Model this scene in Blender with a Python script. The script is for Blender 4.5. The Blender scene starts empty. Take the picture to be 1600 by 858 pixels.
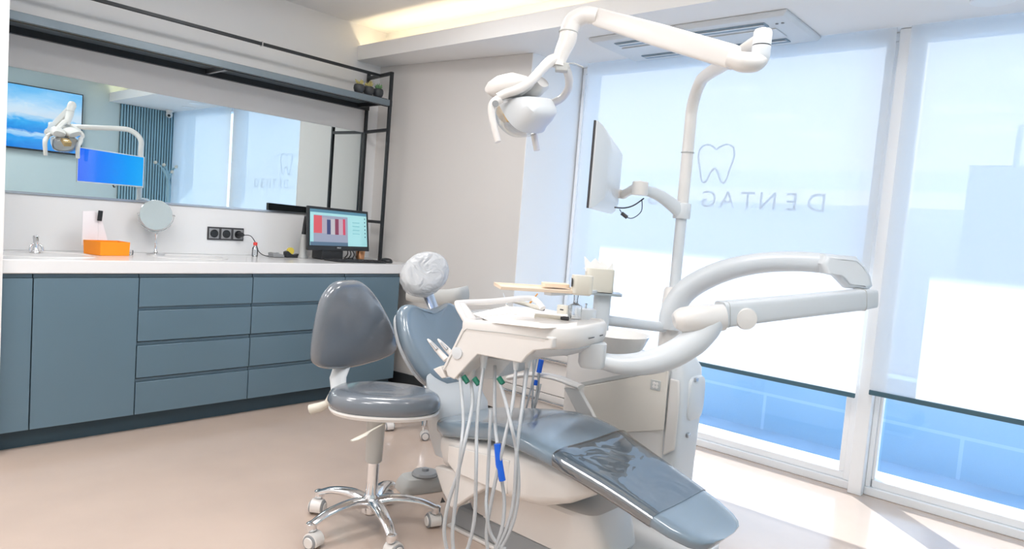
import bpy, bmesh, math, random
from mathutils import Vector, Matrix
random.seed(7)
SC = bpy.context.scene
COL = SC.collection
PI = math.pi

# ------------------------------------------------------------------ camera
FPX = 1076.11                       # focal length in pixels of the 1600 x 858 frame
EYE = Vector((0, 0, 1.3))
_Rz = Matrix.Rotation(-0.85040277, 3, 'Z'); _Rx = Matrix.Rotation(1.50067871, 3, 'X'); _Rr = Matrix.Rotation(0.07891021, 3, 'Z')
CR = _Rz @ _Rx @ _Rr
cam_data = bpy.data.cameras.new('camera'); cam = bpy.data.objects.new('camera', cam_data)
COL.objects.link(cam)
cam_data.sensor_width = 36; cam_data.sensor_fit = 'HORIZONTAL'; cam_data.lens = FPX / 1600 * 36; cam_data.clip_start = 0.05
cam.matrix_world = Matrix.Translation(EYE) @ CR.to_4x4()
SC.camera = cam

# ------------------------------------------------------------------ world, sun, exposure
SC.view_settings.view_transform = 'Standard'; SC.view_settings.look = 'None'
SC.view_settings.exposure = 0.12; SC.view_settings.gamma = 1; SC.view_settings.use_curve_mapping = False
SC.cycles.use_denoising = True
SC.cycles.max_bounces = 10; SC.cycles.diffuse_bounces = 5; SC.cycles.transparent_max_bounces = 16
SC.cycles.caustics_reflective = False; SC.cycles.caustics_refractive = False
SC.cycles.sample_clamp_indirect = 6

world = bpy.data.worlds.new('sky'); SC.world = world; world.use_nodes = True
wn = world.node_tree.nodes; wl = world.node_tree.links
for n in list(wn): wn.remove(n)
w_out = wn.new('ShaderNodeOutputWorld'); w_bg = wn.new('ShaderNodeBackground'); w_ramp = wn.new('ShaderNodeValToRGB')
w_sep = wn.new('ShaderNodeSeparateXYZ'); w_tc = wn.new('ShaderNodeTexCoord')
wl.new(w_tc.outputs['Generated'], w_sep.inputs[0]); wl.new(w_sep.outputs['Z'], w_ramp.inputs[0]); wl.new(w_ramp.outputs[0], w_bg.inputs[0]); wl.new(w_bg.outputs[0], w_out.inputs[0])
w_ramp.color_ramp.elements[0].position = 0.0; w_ramp.color_ramp.elements[0].color = (0.95, 0.97, 1.0, 1)
w_ramp.color_ramp.elements[1].position = 0.55; w_ramp.color_ramp.elements[1].color = (0.76, 0.86, 1.0, 1)
w_bg.inputs['Strength'].default_value = 2.3

def add_light(name, kind, loc, energy, color, rot=(0, 0, 0), **kw):
    d = bpy.data.lights.new(name, kind); o = bpy.data.objects.new(name, d); COL.objects.link(o)
    o.location = loc; o.rotation_euler = rot; d.energy = energy; d.color = color
    for k, v in kw.items(): setattr(d, k, v)
    return o
SUN_DIR = Vector((-0.69, -0.72, -0.55)).normalized()
sun = add_light('sun', 'SUN', (9, 9, 9), 12.0, (1.0, 0.96, 0.9), angle=math.radians(0.6))
sun.rotation_euler = SUN_DIR.to_track_quat('-Z', 'Y').to_euler()

# unseen fill lamps added to brighten the room; their panels are built further down
FILL_LAMPS = [(0.6, 1.2, 'added square fill panel above the camera end of the open floor'), (0.6, 3.0, 'added square fill panel over the floor in front of the tall cabinet door'), (2.0, 0.5, 'added square fill panel over the foot of the dental chair'), (-0.6, 1.2, 'added square fill panel nearest the plain side wall, television end'), (-0.6, 3.0, 'added square fill panel nearest the plain side wall, counter end'), (2.2, 2.9, 'added square fill panel above the dental stool')]
FILL_LAMP_W = 16

# ------------------------------------------------------------------ picture ray helpers: a pixel meets a real plane of the room
def ray(px, py): return CR @ Vector(((px - 800) / FPX, -(py - 429) / FPX, -1))
def Xp(px, py, v): d = ray(px, py); return EYE + d * (v / d.x)
def Yp(px, py, v): d = ray(px, py); return EYE + d * (v / d.y)
def Zp(px, py, v): d = ray(px, py); return EYE + d * ((v - EYE.z) / d.z)
def Dp(px, py, v): return EYE + ray(px, py) * v
def Pp(px, py, p0, n): d = ray(px, py); return EYE + d * ((Vector(p0) - EYE).dot(n) / d.dot(n))

# ------------------------------------------------------------------ materials
MATS = {}
def mat(name, col=(.8, .8, .8), rough=.5, metal=0, spec=.5, coat=0, trans=0, emit=None, estr=1, alpha=1, ior=1.45, noise=None, bump=None):
    m = bpy.data.materials.new(name); m.use_nodes = True; MATS[name] = m
    nt = m.node_tree; b = nt.nodes['Principled BSDF']
    b.inputs['Base Color'].default_value = (*col, 1); b.inputs['Roughness'].default_value = rough
    b.inputs['Metallic'].default_value = metal; b.inputs['Specular IOR Level'].default_value = spec
    b.inputs['Coat Weight'].default_value = coat; b.inputs['Coat Roughness'].default_value = .12
    b.inputs['Transmission Weight'].default_value = trans; b.inputs['IOR'].default_value = ior
    b.inputs['Alpha'].default_value = alpha
    if emit: b.inputs['Emission Color'].default_value = (*emit, 1); b.inputs['Emission Strength'].default_value = estr
    if noise or bump:
        tc = nt.nodes.new('ShaderNodeTexCoord'); nz = nt.nodes.new('ShaderNodeTexNoise')
        nt.links.new(tc.outputs['Object'], nz.inputs['Vector'])
    if noise:
        s, a = noise; nz.inputs['Scale'].default_value = s; nz.inputs['Detail'].default_value = 4
        rp = nt.nodes.new('ShaderNodeValToRGB')
        rp.color_ramp.elements[0].position = .3; rp.color_ramp.elements[1].position = .7
        rp.color_ramp.elements[0].color = (*[c * (1 - a) for c in col], 1); rp.color_ramp.elements[1].color = (*[min(1, c * (1 + a)) for c in col], 1)
        nt.links.new(nz.outputs['Fac'], rp.inputs[0]); nt.links.new(rp.outputs[0], b.inputs['Base Color'])
    if bump:
        s, a = bump; nb = nt.nodes.new('ShaderNodeTexNoise'); nb.inputs['Scale'].default_value = s; nb.inputs['Detail'].default_value = 3
        nt.links.new(tc.outputs['Object'], nb.inputs['Vector'])
        bp = nt.nodes.new('ShaderNodeBump'); bp.inputs['Strength'].default_value = a; bp.inputs['Distance'].default_value = .02
        nt.links.new(nb.outputs['Fac'], bp.inputs['Height']); nt.links.new(bp.outputs[0], b.inputs['Normal'])
    return m
mat('wall_paint', (.78, .78, .78), .7, noise=(1.5, .015))
mat('wall_blue', (.50, .60, .62), .7, noise=(1.5, .015))
mat('ceiling_paint', (.86, .86, .86), .75, noise=(1.2, .01))
mat('beige_wall', (.69, .67, .65), .7, noise=(1.2, .015))
mat('floor_vinyl', (.59, .47, .395), .2, spec=.6, coat=.5, noise=(3, .035), bump=(2.2, .02))
mat('baseboard_black', (.03, .035, .04), .4)
mat('cabinet_slate', (.112, .185, .24), .33, spec=.6, noise=(2, .03))
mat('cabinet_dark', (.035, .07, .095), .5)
mat('worktop_white', (.78, .79, .80), .18, spec=.5, noise=(4, .01))
mat('black_steel', (.022, .026, .03), .4, metal=.2, noise=(20, .1))
mat('shelf_grey', (.16, .20, .23), .35, metal=.3, noise=(9, .05))
mat('mirror', (.80, .89, .91), .0, metal=1)
mat('chrome', (.82, .83, .85), .1, metal=1)
mat('steel', (.55, .57, .6), .28, metal=1)
mat('upholstery_window_sheen', (.19, .255, .315), .26, spec=.6, coat=.9, bump=(60, .015))  # grey pad with the window's blue reflection mixed into its base colour
mat('upholstery', (.15, .172, .20), .26, spec=.6, coat=.9, bump=(60, .015))
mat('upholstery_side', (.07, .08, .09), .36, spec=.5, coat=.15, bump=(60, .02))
mat('plastic_white', (.76, .735, .71), .3, spec=.5, coat=.15, noise=(3, .01))
mat('plastic_cool', (.68, .71, .735), .3, spec=.5, noise=(3, .01))
mat('plastic_grey', (.50, .51, .50), .4, noise=(6, .02))
mat('plastic_cream', (.66, .63, .55), .4, noise=(6, .02))
mat('plastic_dark', (.02, .022, .025), .35, noise=(12, .1))
mat('rubber_grey', (.28, .29, .3), .6)
mat('rubber_dark', (.05, .05, .055), .6)
mat('hose_grey', (.46, .48, .50), .4, noise=(15, .03))
mat('blue_plastic', (.01, .13, .72), .4)
mat('green_plastic', (.01, .16, .10), .4)
mat('orange_plastic', (1.0, .30, .01), .35, spec=.4, noise=(5, .03))
mat('orange_pen', (.85, .35, .03), .4)
mat('paper', (.86, .84, .87), .8, noise=(8, .02))
mat('tissue', (.90, .88, .86), .9, noise=(20, .03))
mat('tray_paper', (.80, .66, .52), .7, noise=(10, .05))
mat('plant_dry', (.45, .40, .16), .7, noise=(40, .3))
mat('plant_green', (.10, .22, .09), .6, noise=(40, .3))
mat('pot_dark', (.045, .05, .055), .5, noise=(15, .1))
mat('copper', (.75, .38, .2), .25, metal=1)
mat('red_label', (.75, .06, .05), .5)
mat('lamp_amber', (.75, .50, .2), .4)
mat('yellow_tape', (.75, .6, .08), .5)
mat('exterior_floor', (.40, .58, .76), .6, noise=(1.5, .12))
mat('exterior_pale', (.80, .84, .88), .7, noise=(.8, .05))
mat('exterior_grey', (.45, .55, .62), .8, noise=(.8, .06))
mat('window_white', (.86, .88, .90), .35)
mat('slat_blue', (.26, .42, .50), .5, noise=(4, .05))
mat('slat_dark', (.03, .07, .095), .7)
mat('blind_bar', (.06, .13, .17), .4)
mat('decal_grey', (.10, .13, .16), .6)
mat('screen_off', (.05, .07, .1), .15)
mat('lamp_diffuser', (.9, .9, .9), .5, emit=(1, .97, .93), estr=3)
mat('cove_led', (1, .8, .5), .5, emit=(1, .78, .38), estr=3)
mat('ac_dark', (.25, .34, .42), .6)

def nodemat(name):
    m = bpy.data.materials.new(name); m.use_nodes = True; MATS[name] = m
    nt = m.node_tree
    for n in list(nt.nodes): nt.nodes.remove(n)
    return m, nt, nt.nodes.new('ShaderNodeOutputMaterial')
def thin_glass(name, col, gloss):
    m, nt, out = nodemat(name)
    t = nt.nodes.new('ShaderNodeBsdfTransparent'); t.inputs[0].default_value = (*col, 1)
    g = nt.nodes.new('ShaderNodeBsdfGlossy'); g.inputs['Roughness'].default_value = .03
    lw = nt.nodes.new('ShaderNodeLayerWeight'); lw.inputs['Blend'].default_value = .35
    mu = nt.nodes.new('ShaderNodeMath'); mu.operation = 'MULTIPLY_ADD'; mu.inputs[1].default_value = gloss; mu.inputs[2].default_value = gloss * .15
    mx = nt.nodes.new('ShaderNodeMixShader')
    nt.links.new(lw.outputs['Fresnel'], mu.inputs[0]); nt.links.new(mu.outputs[0], mx.inputs[0]); nt.links.new(t.outputs[0], mx.inputs[1]); nt.links.new(g.outputs[0], mx.inputs[2]); nt.links.new(mx.outputs[0], out.inputs[0])
thin_glass('window_glass', (.90, .95, 1.0), .25)
thin_glass('clear_plastic', (.93, .95, .96), 1.0)
thin_glass('lamp_glass', (.95, .96, .97), .45)
thin_glass('foil_clear', (.86, .90, .93), 1.2)
_nt = MATS['foil_clear'].node_tree; _tc = _nt.nodes.new('ShaderNodeTexCoord'); _nz = _nt.nodes.new('ShaderNodeTexNoise'); _bp = _nt.nodes.new('ShaderNodeBump')
_nz.inputs['Scale'].default_value = 5; _nz.inputs['Detail'].default_value = 2; _nz.inputs['Distortion'].default_value = 1.5; _bp.inputs['Distance'].default_value = .02; _bp.inputs['Strength'].default_value = .22
_nt.links.new(_tc.outputs['Object'], _nz.inputs['Vector']); _nt.links.new(_nz.outputs['Fac'], _bp.inputs['Height'])
for _n in _nt.nodes:
    if _n.type in ('BSDF_GLOSSY', 'LAYER_WEIGHT'): _nt.links.new(_bp.outputs[0], _n.inputs['Normal'])
mat('wrap_film', (.80,.82,.84), .2, alpha=.6, bump=(13,.6))
for _n in MATS['wrap_film'].node_tree.nodes:
    if _n.type == 'TEX_NOISE': _n.inputs['Distortion'].default_value = 2.5; _n.inputs['Detail'].default_value = 1
mat('panel_beige', (.72,.68,.62), .4)
mat('ceramic', (.80,.79,.77), .12, coat=.4)
# blinds: open-weave fabric that lets some light straight through and scatters the rest
m, nt, out = nodemat('blind_fabric')
tr = nt.nodes.new('ShaderNodeBsdfTransparent'); tr.inputs[0].default_value = (1, 1, 1, 1)
tl = nt.nodes.new('ShaderNodeBsdfTranslucent'); tl.inputs[0].default_value = (.90, .89, .88, 1)
df = nt.nodes.new('ShaderNodeBsdfDiffuse'); df.inputs[0].default_value = (.84, .87, .89, 1)
m1 = nt.nodes.new('ShaderNodeMixShader'); m1.inputs[0].default_value = .42
m2 = nt.nodes.new('ShaderNodeMixShader'); m2.inputs[0].default_value = .40
nt.links.new(tl.outputs[0], m1.inputs[1]); nt.links.new(df.outputs[0], m1.inputs[2]); nt.links.new(m1.outputs[0], m2.inputs[1]); nt.links.new(tr.outputs[0], m2.inputs[2]); nt.links.new(m2.outputs[0], out.inputs[0])

def screen_mat(name, stops, axis='Z', strength=1.0, lo=0, hi=1, waves=None):
    """a screen picture: colour bands along an object axis between lo and hi, with optional wavy break up"""
    m, nt, out = nodemat(name)
    em = nt.nodes.new('ShaderNodeEmission'); em.inputs['Strength'].default_value = strength
    gl = nt.nodes.new('ShaderNodeBsdfGlossy'); gl.inputs['Roughness'].default_value = .08; gl.inputs[0].default_value = (.08, .08, .08, 1)
    ad = nt.nodes.new('ShaderNodeAddShader'); nt.links.new(em.outputs[0], ad.inputs[0]); nt.links.new(gl.outputs[0], ad.inputs[1]); nt.links.new(ad.outputs[0], out.inputs[0])
    tc = nt.nodes.new('ShaderNodeTexCoord'); sp = nt.nodes.new('ShaderNodeSeparateXYZ'); nt.links.new(tc.outputs['Object'], sp.inputs[0])
    mr = nt.nodes.new('ShaderNodeMapRange'); mr.inputs['From Min'].default_value = lo; mr.inputs['From Max'].default_value = hi
    nt.links.new(sp.outputs[axis], mr.inputs['Value'])
    rp = nt.nodes.new('ShaderNodeValToRGB'); cr = rp.color_ramp
    while len(cr.elements) < len(stops): cr.elements.new(.5)
    for e, (p, c) in zip(cr.elements, stops): e.position = p; e.color = (*c, 1)
    src = mr.outputs[0]
    if waves:
        nz = nt.nodes.new('ShaderNodeTexNoise'); nz.inputs['Scale'].default_value = waves[0]; nz.inputs['Detail'].default_value = 6; nz.inputs['Distortion'].default_value = 1.2
        mp = nt.nodes.new('ShaderNodeMapping'); mp.inputs['Scale'].default_value = (1, 1, 2.6); nt.links.new(tc.outputs['Object'], mp.inputs[0]); nt.links.new(mp.outputs[0], nz.inputs['Vector'])
        ma = nt.nodes.new('ShaderNodeMath'); ma.operation = 'MULTIPLY_ADD'; ma.inputs[1].default_value = waves[1]; nt.links.new(nz.outputs['Fac'], ma.inputs[0])
        sb = nt.nodes.new('ShaderNodeMath'); sb.operation = 'SUBTRACT'; sb.inputs[1].default_value = waves[1] * .5
        nt.links.new(mr.outputs[0], ma.inputs[2]); nt.links.new(ma.outputs[0], sb.inputs[0]); src = sb.outputs[0]
    nt.links.new(src, rp.inputs[0]); nt.links.new(rp.outputs[0], em.inputs['Color'])

# ------------------------------------------------------------------ building helpers
def origin(o):
    v = Vector((0, 0, 0))
    while o is not None: v = v + o.location; o = o.parent
    return v
def tag(o, label=None, cat=None, group=None, kind=None):
    for k, v in (('label', label), ('category', cat), ('group', group), ('kind', kind)):
        if v: o[k] = v
    return o
def thing(name, label, cat, loc=(0, 0, 0), group=None):
    o = bpy.data.objects.new(name, None); COL.objects.link(o); o.location = loc; o.empty_display_size = .05
    return tag(o, label, cat, group)

class MB:
    """collects solids in world coordinates; build() links them as one mesh"""
    def __init__(s): s.bm = bmesh.new()
    def faces_from(s, rings, cap0=True, cap1=True, closed=True):
        vs = [[s.bm.verts.new(p) for p in r] for r in rings]
        n = len(rings[0])
        for a, b in zip(vs[:-1], vs[1:]):
            for i in range(n if closed else n - 1):
                j = (i + 1) % n
                try: s.bm.faces.new((a[i], a[j], b[j], b[i]))
                except ValueError: pass
        for flag, ring, rev in ((cap0, vs[0], True), (cap1, vs[-1], False)):
            if flag:
                try: s.bm.faces.new(ring[::-1] if rev else ring)
                except ValueError: pass
        return s
    def box(s, a, b, M=None):
        (x0, y0, z0), (x1, y1, z1) = a, b
        P = [Vector(p) for p in ((x0, y0, z0), (x1, y0, z0), (x1, y1, z0), (x0, y1, z0), (x0, y0, z1), (x1, y0, z1), (x1, y1, z1), (x0, y1, z1))]
        if M is not None: P = [M @ p for p in P]
        v = [s.bm.verts.new(p) for p in P]
        for f in ((0, 3, 2, 1), (4, 5, 6, 7), (0, 1, 5, 4), (1, 2, 6, 5), (2, 3, 7, 6), (3, 0, 4, 7)): s.bm.faces.new([v[i] for i in f])
        return s
    def tube(s, pts, r, n=16, ry=None, up=None, cap=True):
        pts = [Vector(p) for p in pts]; m = len(pts)
        rr = r if isinstance(r, (list, tuple)) else [r] * m
        r2 = ry if isinstance(ry, (list, tuple)) else ([ry] * m if ry else rr)
        U = Vector(up) if up else None; prev = None; rings = []
        for i, p in enumerate(pts):
            t = (pts[min(i + 1, m - 1)] - pts[max(i - 1, 0)]).normalized()
            if prev is None:
                a = U if U else (Vector((0, 0, 1)) if abs(t.z) < .9 else Vector((1, 0, 0)))
            else: a = U if U else prev
            a = (a - t * a.dot(t))
            if a.length < 1e-5: a = prev
            a = a.normalized(); prev = a; b = t.cross(a)
            rings.append([p + b * (math.cos(k * 2 * PI / n) * rr[i]) + a * (math.sin(k * 2 * PI / n) * r2[i]) for k in range(n)])
        return s.faces_from(rings, cap, cap)
    def lathe(s, prof, c=(0, 0, 0), axis=(0, 0, 1), n=24, cap=True):
        ax = Vector(axis).normalized(); q = Vector((0, 0, 1)).rotation_difference(ax); c = Vector(c)
        rings = [[c + q @ Vector((max(r, 1e-4) * math.cos(k * 2 * PI / n), max(r, 1e-4) * math.sin(k * 2 * PI / n), h)) for k in range(n)] for r, h in prof]
        return s.faces_from(rings, cap, cap)
    def prism(s, pts, vec):
        v = Vector(vec); return s.faces_from([[Vector(p) for p in pts], [Vector(p) + v for p in pts]])
    def ring_loft(s, rings, cap0=True, cap1=True): return s.faces_from([[Vector(p) for p in r] for r in rings], cap0, cap1)
    def build(s, name, m, parent=None, smooth=True, bevel=0, seg=2, sub=0, loc=None, angle=40):
        bmesh.ops.recalc_face_normals(s.bm, faces=s.bm.faces)
        o = bpy.data.objects.new(name, bpy.data.meshes.new(name))
        org = origin(parent) if parent else (Vector(loc) if loc else None)
        if org is None:
            vs = [v.co for v in s.bm.verts]; n = len(vs)
            org = Vector((sum(v.x for v in vs) / n, sum(v.y for v in vs) / n, min(v.z for v in vs)))
        bmesh.ops.translate(s.bm, verts=s.bm.verts, vec=-org)
        s.bm.to_mesh(o.data); s.bm.free(); COL.objects.link(o)
        if parent: o.parent = parent
        else: o.location = org
        for mm in (m if isinstance(m, (list, tuple)) else [m]): o.data.materials.append(MATS[mm])
        if bevel:
            md = o.modifiers.new('bevel', 'BEVEL'); md.width = bevel; md.segments = seg; md.limit_method = 'ANGLE'; md.angle_limit = math.radians(35)
            md.harden_normals = False
        if sub:
            md = o.modifiers.new('sub', 'SUBSURF'); md.levels = sub; md.render_levels = sub
        if smooth:
            for p in o.data.polygons: p.use_smooth = True
            if not sub:
                try: o.data.set_sharp_from_angle(angle=math.radians(angle))
                except Exception: pass
        return o
def box(name, a, b, m, parent=None, bevel=0, **kw): return MB().box(a, b).build(name, m, parent, smooth=bool(bevel), bevel=bevel, **kw)
def struct(o): o['kind'] = 'structure'; return o

def spline(pts, n=8):
    """smooth polyline through points"""
    P = [Vector(p) for p in pts]; out = []
    for i in range(len(P) - 1):
        p0 = P[max(i - 1, 0)]; p1 = P[i]; p2 = P[i + 1]; p3 = P[min(i + 2, len(P) - 1)]
        for k in range(n):
            t = k / n
            out.append(.5 * ((2 * p1) + (p2 - p0) * t + (2 * p0 - 5 * p1 + 4 * p2 - p3) * t * t + (3 * p1 - p0 - 3 * p2 + p3) * t ** 3))
    out.append(P[-1]); return out
def interp(vals, n, m):
    """sample list of key radii to m entries"""
    out = []
    for i in range(m):
        f = i / (m - 1) * (len(vals) - 1); a = min(int(f), len(vals) - 2); out.append(vals[a] + (vals[a + 1] - vals[a]) * (f - a))
    return out
def rrect(c, ux, uy, w, h, e=4, n=28):
    """superellipse ring: half sizes w, h on axes ux, uy"""
    c = Vector(c); ux = Vector(ux); uy = Vector(uy); r = []
    for k in range(n):
        t = k * 2 * PI / n; ct, st = math.cos(t), math.sin(t)
        r.append(c + ux * (w * math.copysign(abs(ct) ** (2 / e), ct)) + uy * (h * math.copysign(abs(st) ** (2 / e), st)))
    return r
def cushion(mb, outline, nrm, thick, rad, crown=.0, steps=6, dish=0):
    """closed 3-D outline (in a plane) padded into a cushion of given thickness along nrm with rounded rim"""
    P = [Vector(p) for p in outline]; c = sum(P, Vector()) / len(P); N = Vector(nrm).normalized()
    rings = []
    def ring(inset, h, s=None):
        out = []
        for p in P:
            d = p - c; L = d.length
            q = c + d * ((L - inset) / L if s is None else s) + N * h
            out.append(q)
        return out
    half = thick / 2
    for s in (.02, .35, .7): rings.append(ring(0, -half, s))
    for k in range(steps + 1):
        a = -PI / 2 + PI * k / steps
        rings.append(ring(rad * (1 - math.cos(a)), half * math.sin(a)))
    for s in (.75, .45, .02): rings.append(ring(0, half + crown * (1 - s * s) - 0, s))
    mb.ring_loft(rings)
    return mb

# ================================================================== ROOM SHELL
YW, XW, CT = 4.57, 4.11, .953      # counter wall, window plane, worktop height
XL, YF = -1.5, -.76                # far side of the room behind the camera
MB().box((XL - .1, YF - .1, -.12), (4.30, YW + .1, 0)).build('floor', 'floor_vinyl', smooth=False, loc=(0, 0, 0))['kind'] = 'structure'
struct(box('ceiling', (XL - .1, YF - .1, 2.75), (4.35, YW + .1, 2.87), 'ceiling_paint'))
# dropped ceiling by the window with a hollow cove along its inner edge
struct(MB().box((3.46, YF, 2.48), (4.35, YW, 2.75)).box((3.20, YF, 2.48), (3.46, YW, 2.50)).box((3.20, YF, 2.50), (3.225, YW, 2.59)).build('trim_1', 'ceiling_paint', smooth=False, loc=(3.2, YF, 2.48)))
struct(box('wall_back', (XL - .1, YW, 0), (3.6, YW + .12, 2.75), 'wall_paint'))
struct(MB().prism([(3.425, YW + .02, 0), (3.60, 3.13, 0), (4.30, 3.045, 0), (4.30, YW + .02, 0)], (0, 0, 2.479)).build('wall_right', 'beige_wall', smooth=False, loc=(3.6, 3.13, 0)))
struct(box('wall_front', (XL - .1, YF - .12, 0), (4.3, YF, 2.75), 'wall_blue'))
struct(box('wall_left', (XL - .12, YF, 0), (XL, YW, 2.75), 'wall_paint'))
struct(box('wall_left_pier', (XL, 3.93, 0), (.845, YW, 2.75), 'wall_paint'))
struct(MB().prism([(3.418, 4.56, 0), (3.592, 3.1225, 0), (4.05, 3.0675, 0), (4.05, 3.050, 0), (3.580, 3.108, 0), (3.402, 4.56, 0)], (0, 0, .09)).build('baseboard_right', 'baseboard_black', smooth=False, loc=(3.5, 3.5, 0)))
mat('wall_return_daylit', (.90, .91, .92), .6)  # brighter colour imitates daylight falling on the return face
struct(MB().prism([(3.599, 3.1295, 0), (4.30, 3.044, 0), (4.30, 3.038, 0), (3.598, 3.1235, 0)], (0, 0, 2.479)).build('wall_window_return', 'wall_return_daylit', smooth=False, loc=(4, 3.08, 0)))
# outer wall pieces beside and above the glazing
struct(MB().box((4.16, YF - .1, 2.47), (4.30, 3.06, 2.75)).build('wall_window', 'wall_paint', smooth=False, loc=(4.2, 1, 2.47)))

def window(n, y0, y1):
    fr = MB()
    z0, z1 = .02, 2.48
    for a, b in (((4.07, y0, 0), (4.17, y1, .045)), ((4.09, y0 + .03, .045), (4.15, y1 - .03, .085)), ((4.08, y0, z1 - .05), (4.16, y1, z1 - .002)),
                 ((4.08, y0, .045), (4.16, y0 + .045, z1 - .05)), ((4.08, y1 - .025, .045), (4.16, y1, z1 - .05)),
                 ((4.095, y0 + .045, .085), (4.145, y0 + .075, z1 - .05)), ((4.095, y1 - .04, .085), (4.145, y1 - .025, z1 - .05))): fr.box(a, b)
    f = struct(fr.build('window_%d' % n, 'window_white', smooth=True, bevel=.004, loc=(4.12, (y0 + y1) / 2, 0)))
    MB().box((4.117, y0 + .07, .08), (4.123, y1 - .055, z1 - .05)).build('pane', 'window_glass', f, smooth=False)
    return f
window(1, .985, 3.05)
window(2, YF + .01, .915)
struct(box('trim_2', (4.02, .915, 0), (4.17, .985, 2.478), 'window_white', bevel=.004))

# ---- roller blinds
def blind(y0, y1, zb, label):
    t = thing('roller_blind', label, 'roller blind', (3.985, (y0 + y1) / 2, zb), 'white roller blinds over the windows')
    MB().box((3.9845, y0, zb + .02), (3.9855, y1, 2.477)).build('fabric', 'blind_fabric', t, smooth=False)
    MB().box((3.977, y0, zb - .004), (3.993, y1, zb + .022)).build('bottom_bar', 'blind_bar', t, bevel=.004)
    return t
blind(.99, 2.945, .53, 'white translucent roller blind lowered over the wide window behind the dental unit')
blind(-.70, .925, .565, 'white translucent roller blind to the right of the white mullion')

# ---- lettering and tooth drawn on the outside of the glass (reads mirrored from inside)
def text_obj(body, size, p, m, rot, parent, ext=.0006, name='letter', label=None):
    c = bpy.data.curves.new(name, 'FONT'); c.body = body; c.size = size; c.align_x = 'CENTER'; c.align_y = 'BOTTOM'; c.extrude = ext
    tmp = bpy.data.objects.new(name, c)
    COL.objects.link(tmp); bpy.context.view_layer.update()
    me = bpy.data.meshes.new_from_object(tmp); bpy.data.objects.remove(tmp)
    o = bpy.data.objects.new(name, me); COL.objects.link(o); me.materials.clear(); me.materials.append(MATS[m])
    if parent: o.parent = parent; o.location = Vector(p) - origin(parent)
    else: o.location = p
    o.rotation_euler = rot
    return o
sg = thing('window_lettering', 'grey outlined tooth with mirrored letters DENTAG on the window glass', 'sign', (4.132, 1.9, 1.5))
for ch, y in (('D', 1.345), ('E', 1.487), ('N', 1.63), ('T', 1.755), ('A', 1.885), ('G', 2.01), ('B', 2.41)):
    text_obj(ch, .15, (4.132, y, 1.49), 'decal_grey', (PI / 2, 0, PI / 2), sg)
tooth = [(0, .075), (.03, .095), (.065, .105), (.105, .09), (.12, .05), (.115, 0), (.10, -.05), (.09, -.10), (.07, -.135), (.045, -.12), (.025, -.07), (0, -.045)]
tp = [(4.132, 1.99 + a, 1.81 + b) for a, b in tooth] + [(4.132, 1.99 - a, 1.81 + b) for a, b in tooth[::-1]]
MB().tube(spline(tp, 5), .006, 6).build('tooth_outline', 'decal_grey', sg)

# ================================================================== OUTSIDE
struct(box('exterior_ground', (4.30, -14, -.35), (26, 20, -.12), 'exterior_floor'))
struct(box('exterior_ledge', (4.18, -6, -.16), (4.62, 8, -.01), 'exterior_pale'))
struct(box('exterior_sun_blocker', (4.30, -6, 3.2), (6.5, 9, 3.35), 'exterior_pale'))  # unseen slab added to keep direct sun off the upper blinds
# low block wall across the lane: each course is a course of the same wall
m, nt, out = nodemat('block_wall')
pb = nt.nodes.new('ShaderNodeBsdfPrincipled'); bk = nt.nodes.new('ShaderNodeTexBrick'); tc = nt.nodes.new('ShaderNodeTexCoord'); mp = nt.nodes.new('ShaderNodeMapping')
mp.inputs['Rotation'].default_value = (PI / 2, 0, PI / 2); bk.inputs['Scale'].default_value = 1.0
bk.inputs['Brick Width'].default_value = 1.3; bk.inputs['Row Height'].default_value = .36; bk.inputs['Mortar Size'].default_value = .012
bk.inputs['Color1'].default_value = (.34, .55, .74, 1); bk.inputs['Color2'].default_value = (.39, .60, .78, 1); bk.inputs['Mortar'].default_value = (.46, .66, .84, 1)
sx = nt.nodes.new('ShaderNodeSeparateXYZ'); cx = nt.nodes.new('ShaderNodeCombineXYZ')
nt.links.new(tc.outputs['Object'], sx.inputs[0]); nt.links.new(sx.outputs['Y'], cx.inputs['X']); nt.links.new(sx.outputs['Z'], cx.inputs['Y']); nt.links.new(cx.outputs[0], bk.inputs['Vector'])
nt.links.new(bk.outputs['Color'], pb.inputs['Base Color']); pb.inputs['Roughness'].default_value = .7; nt.links.new(pb.outputs[0], out.inputs[0])
struct(box('exterior_wall', (5.3, -8, -.2), (5.5, 12, .46), 'block_wall', loc=(5.3, 0, -.2)))
struct(MB().box((9.5, 1.35, -.2), (13, 14, 1.90)).box((15, 1.35, 2.6), (15.4, 18, 2.95)).box((15, 9, -.2), (15.4, 9.5, 2.6)).box((15, 17, -.2), (15.4, 17.5, 2.6)).build('exterior_building', 'exterior_pale', smooth=False, loc=(9.5, 4, -.2)))
struct(MB().box((8.5, .30, -.2), (9.3, 1.28, 2.30)).box((8.8, .9, 2.3), (8.85, .95, 2.75)).box((8.8, .7, 2.3), (8.85, .75, 2.7)).build('exterior_tower', 'exterior_grey', smooth=False, loc=(9, 1, -.2)))

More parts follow.
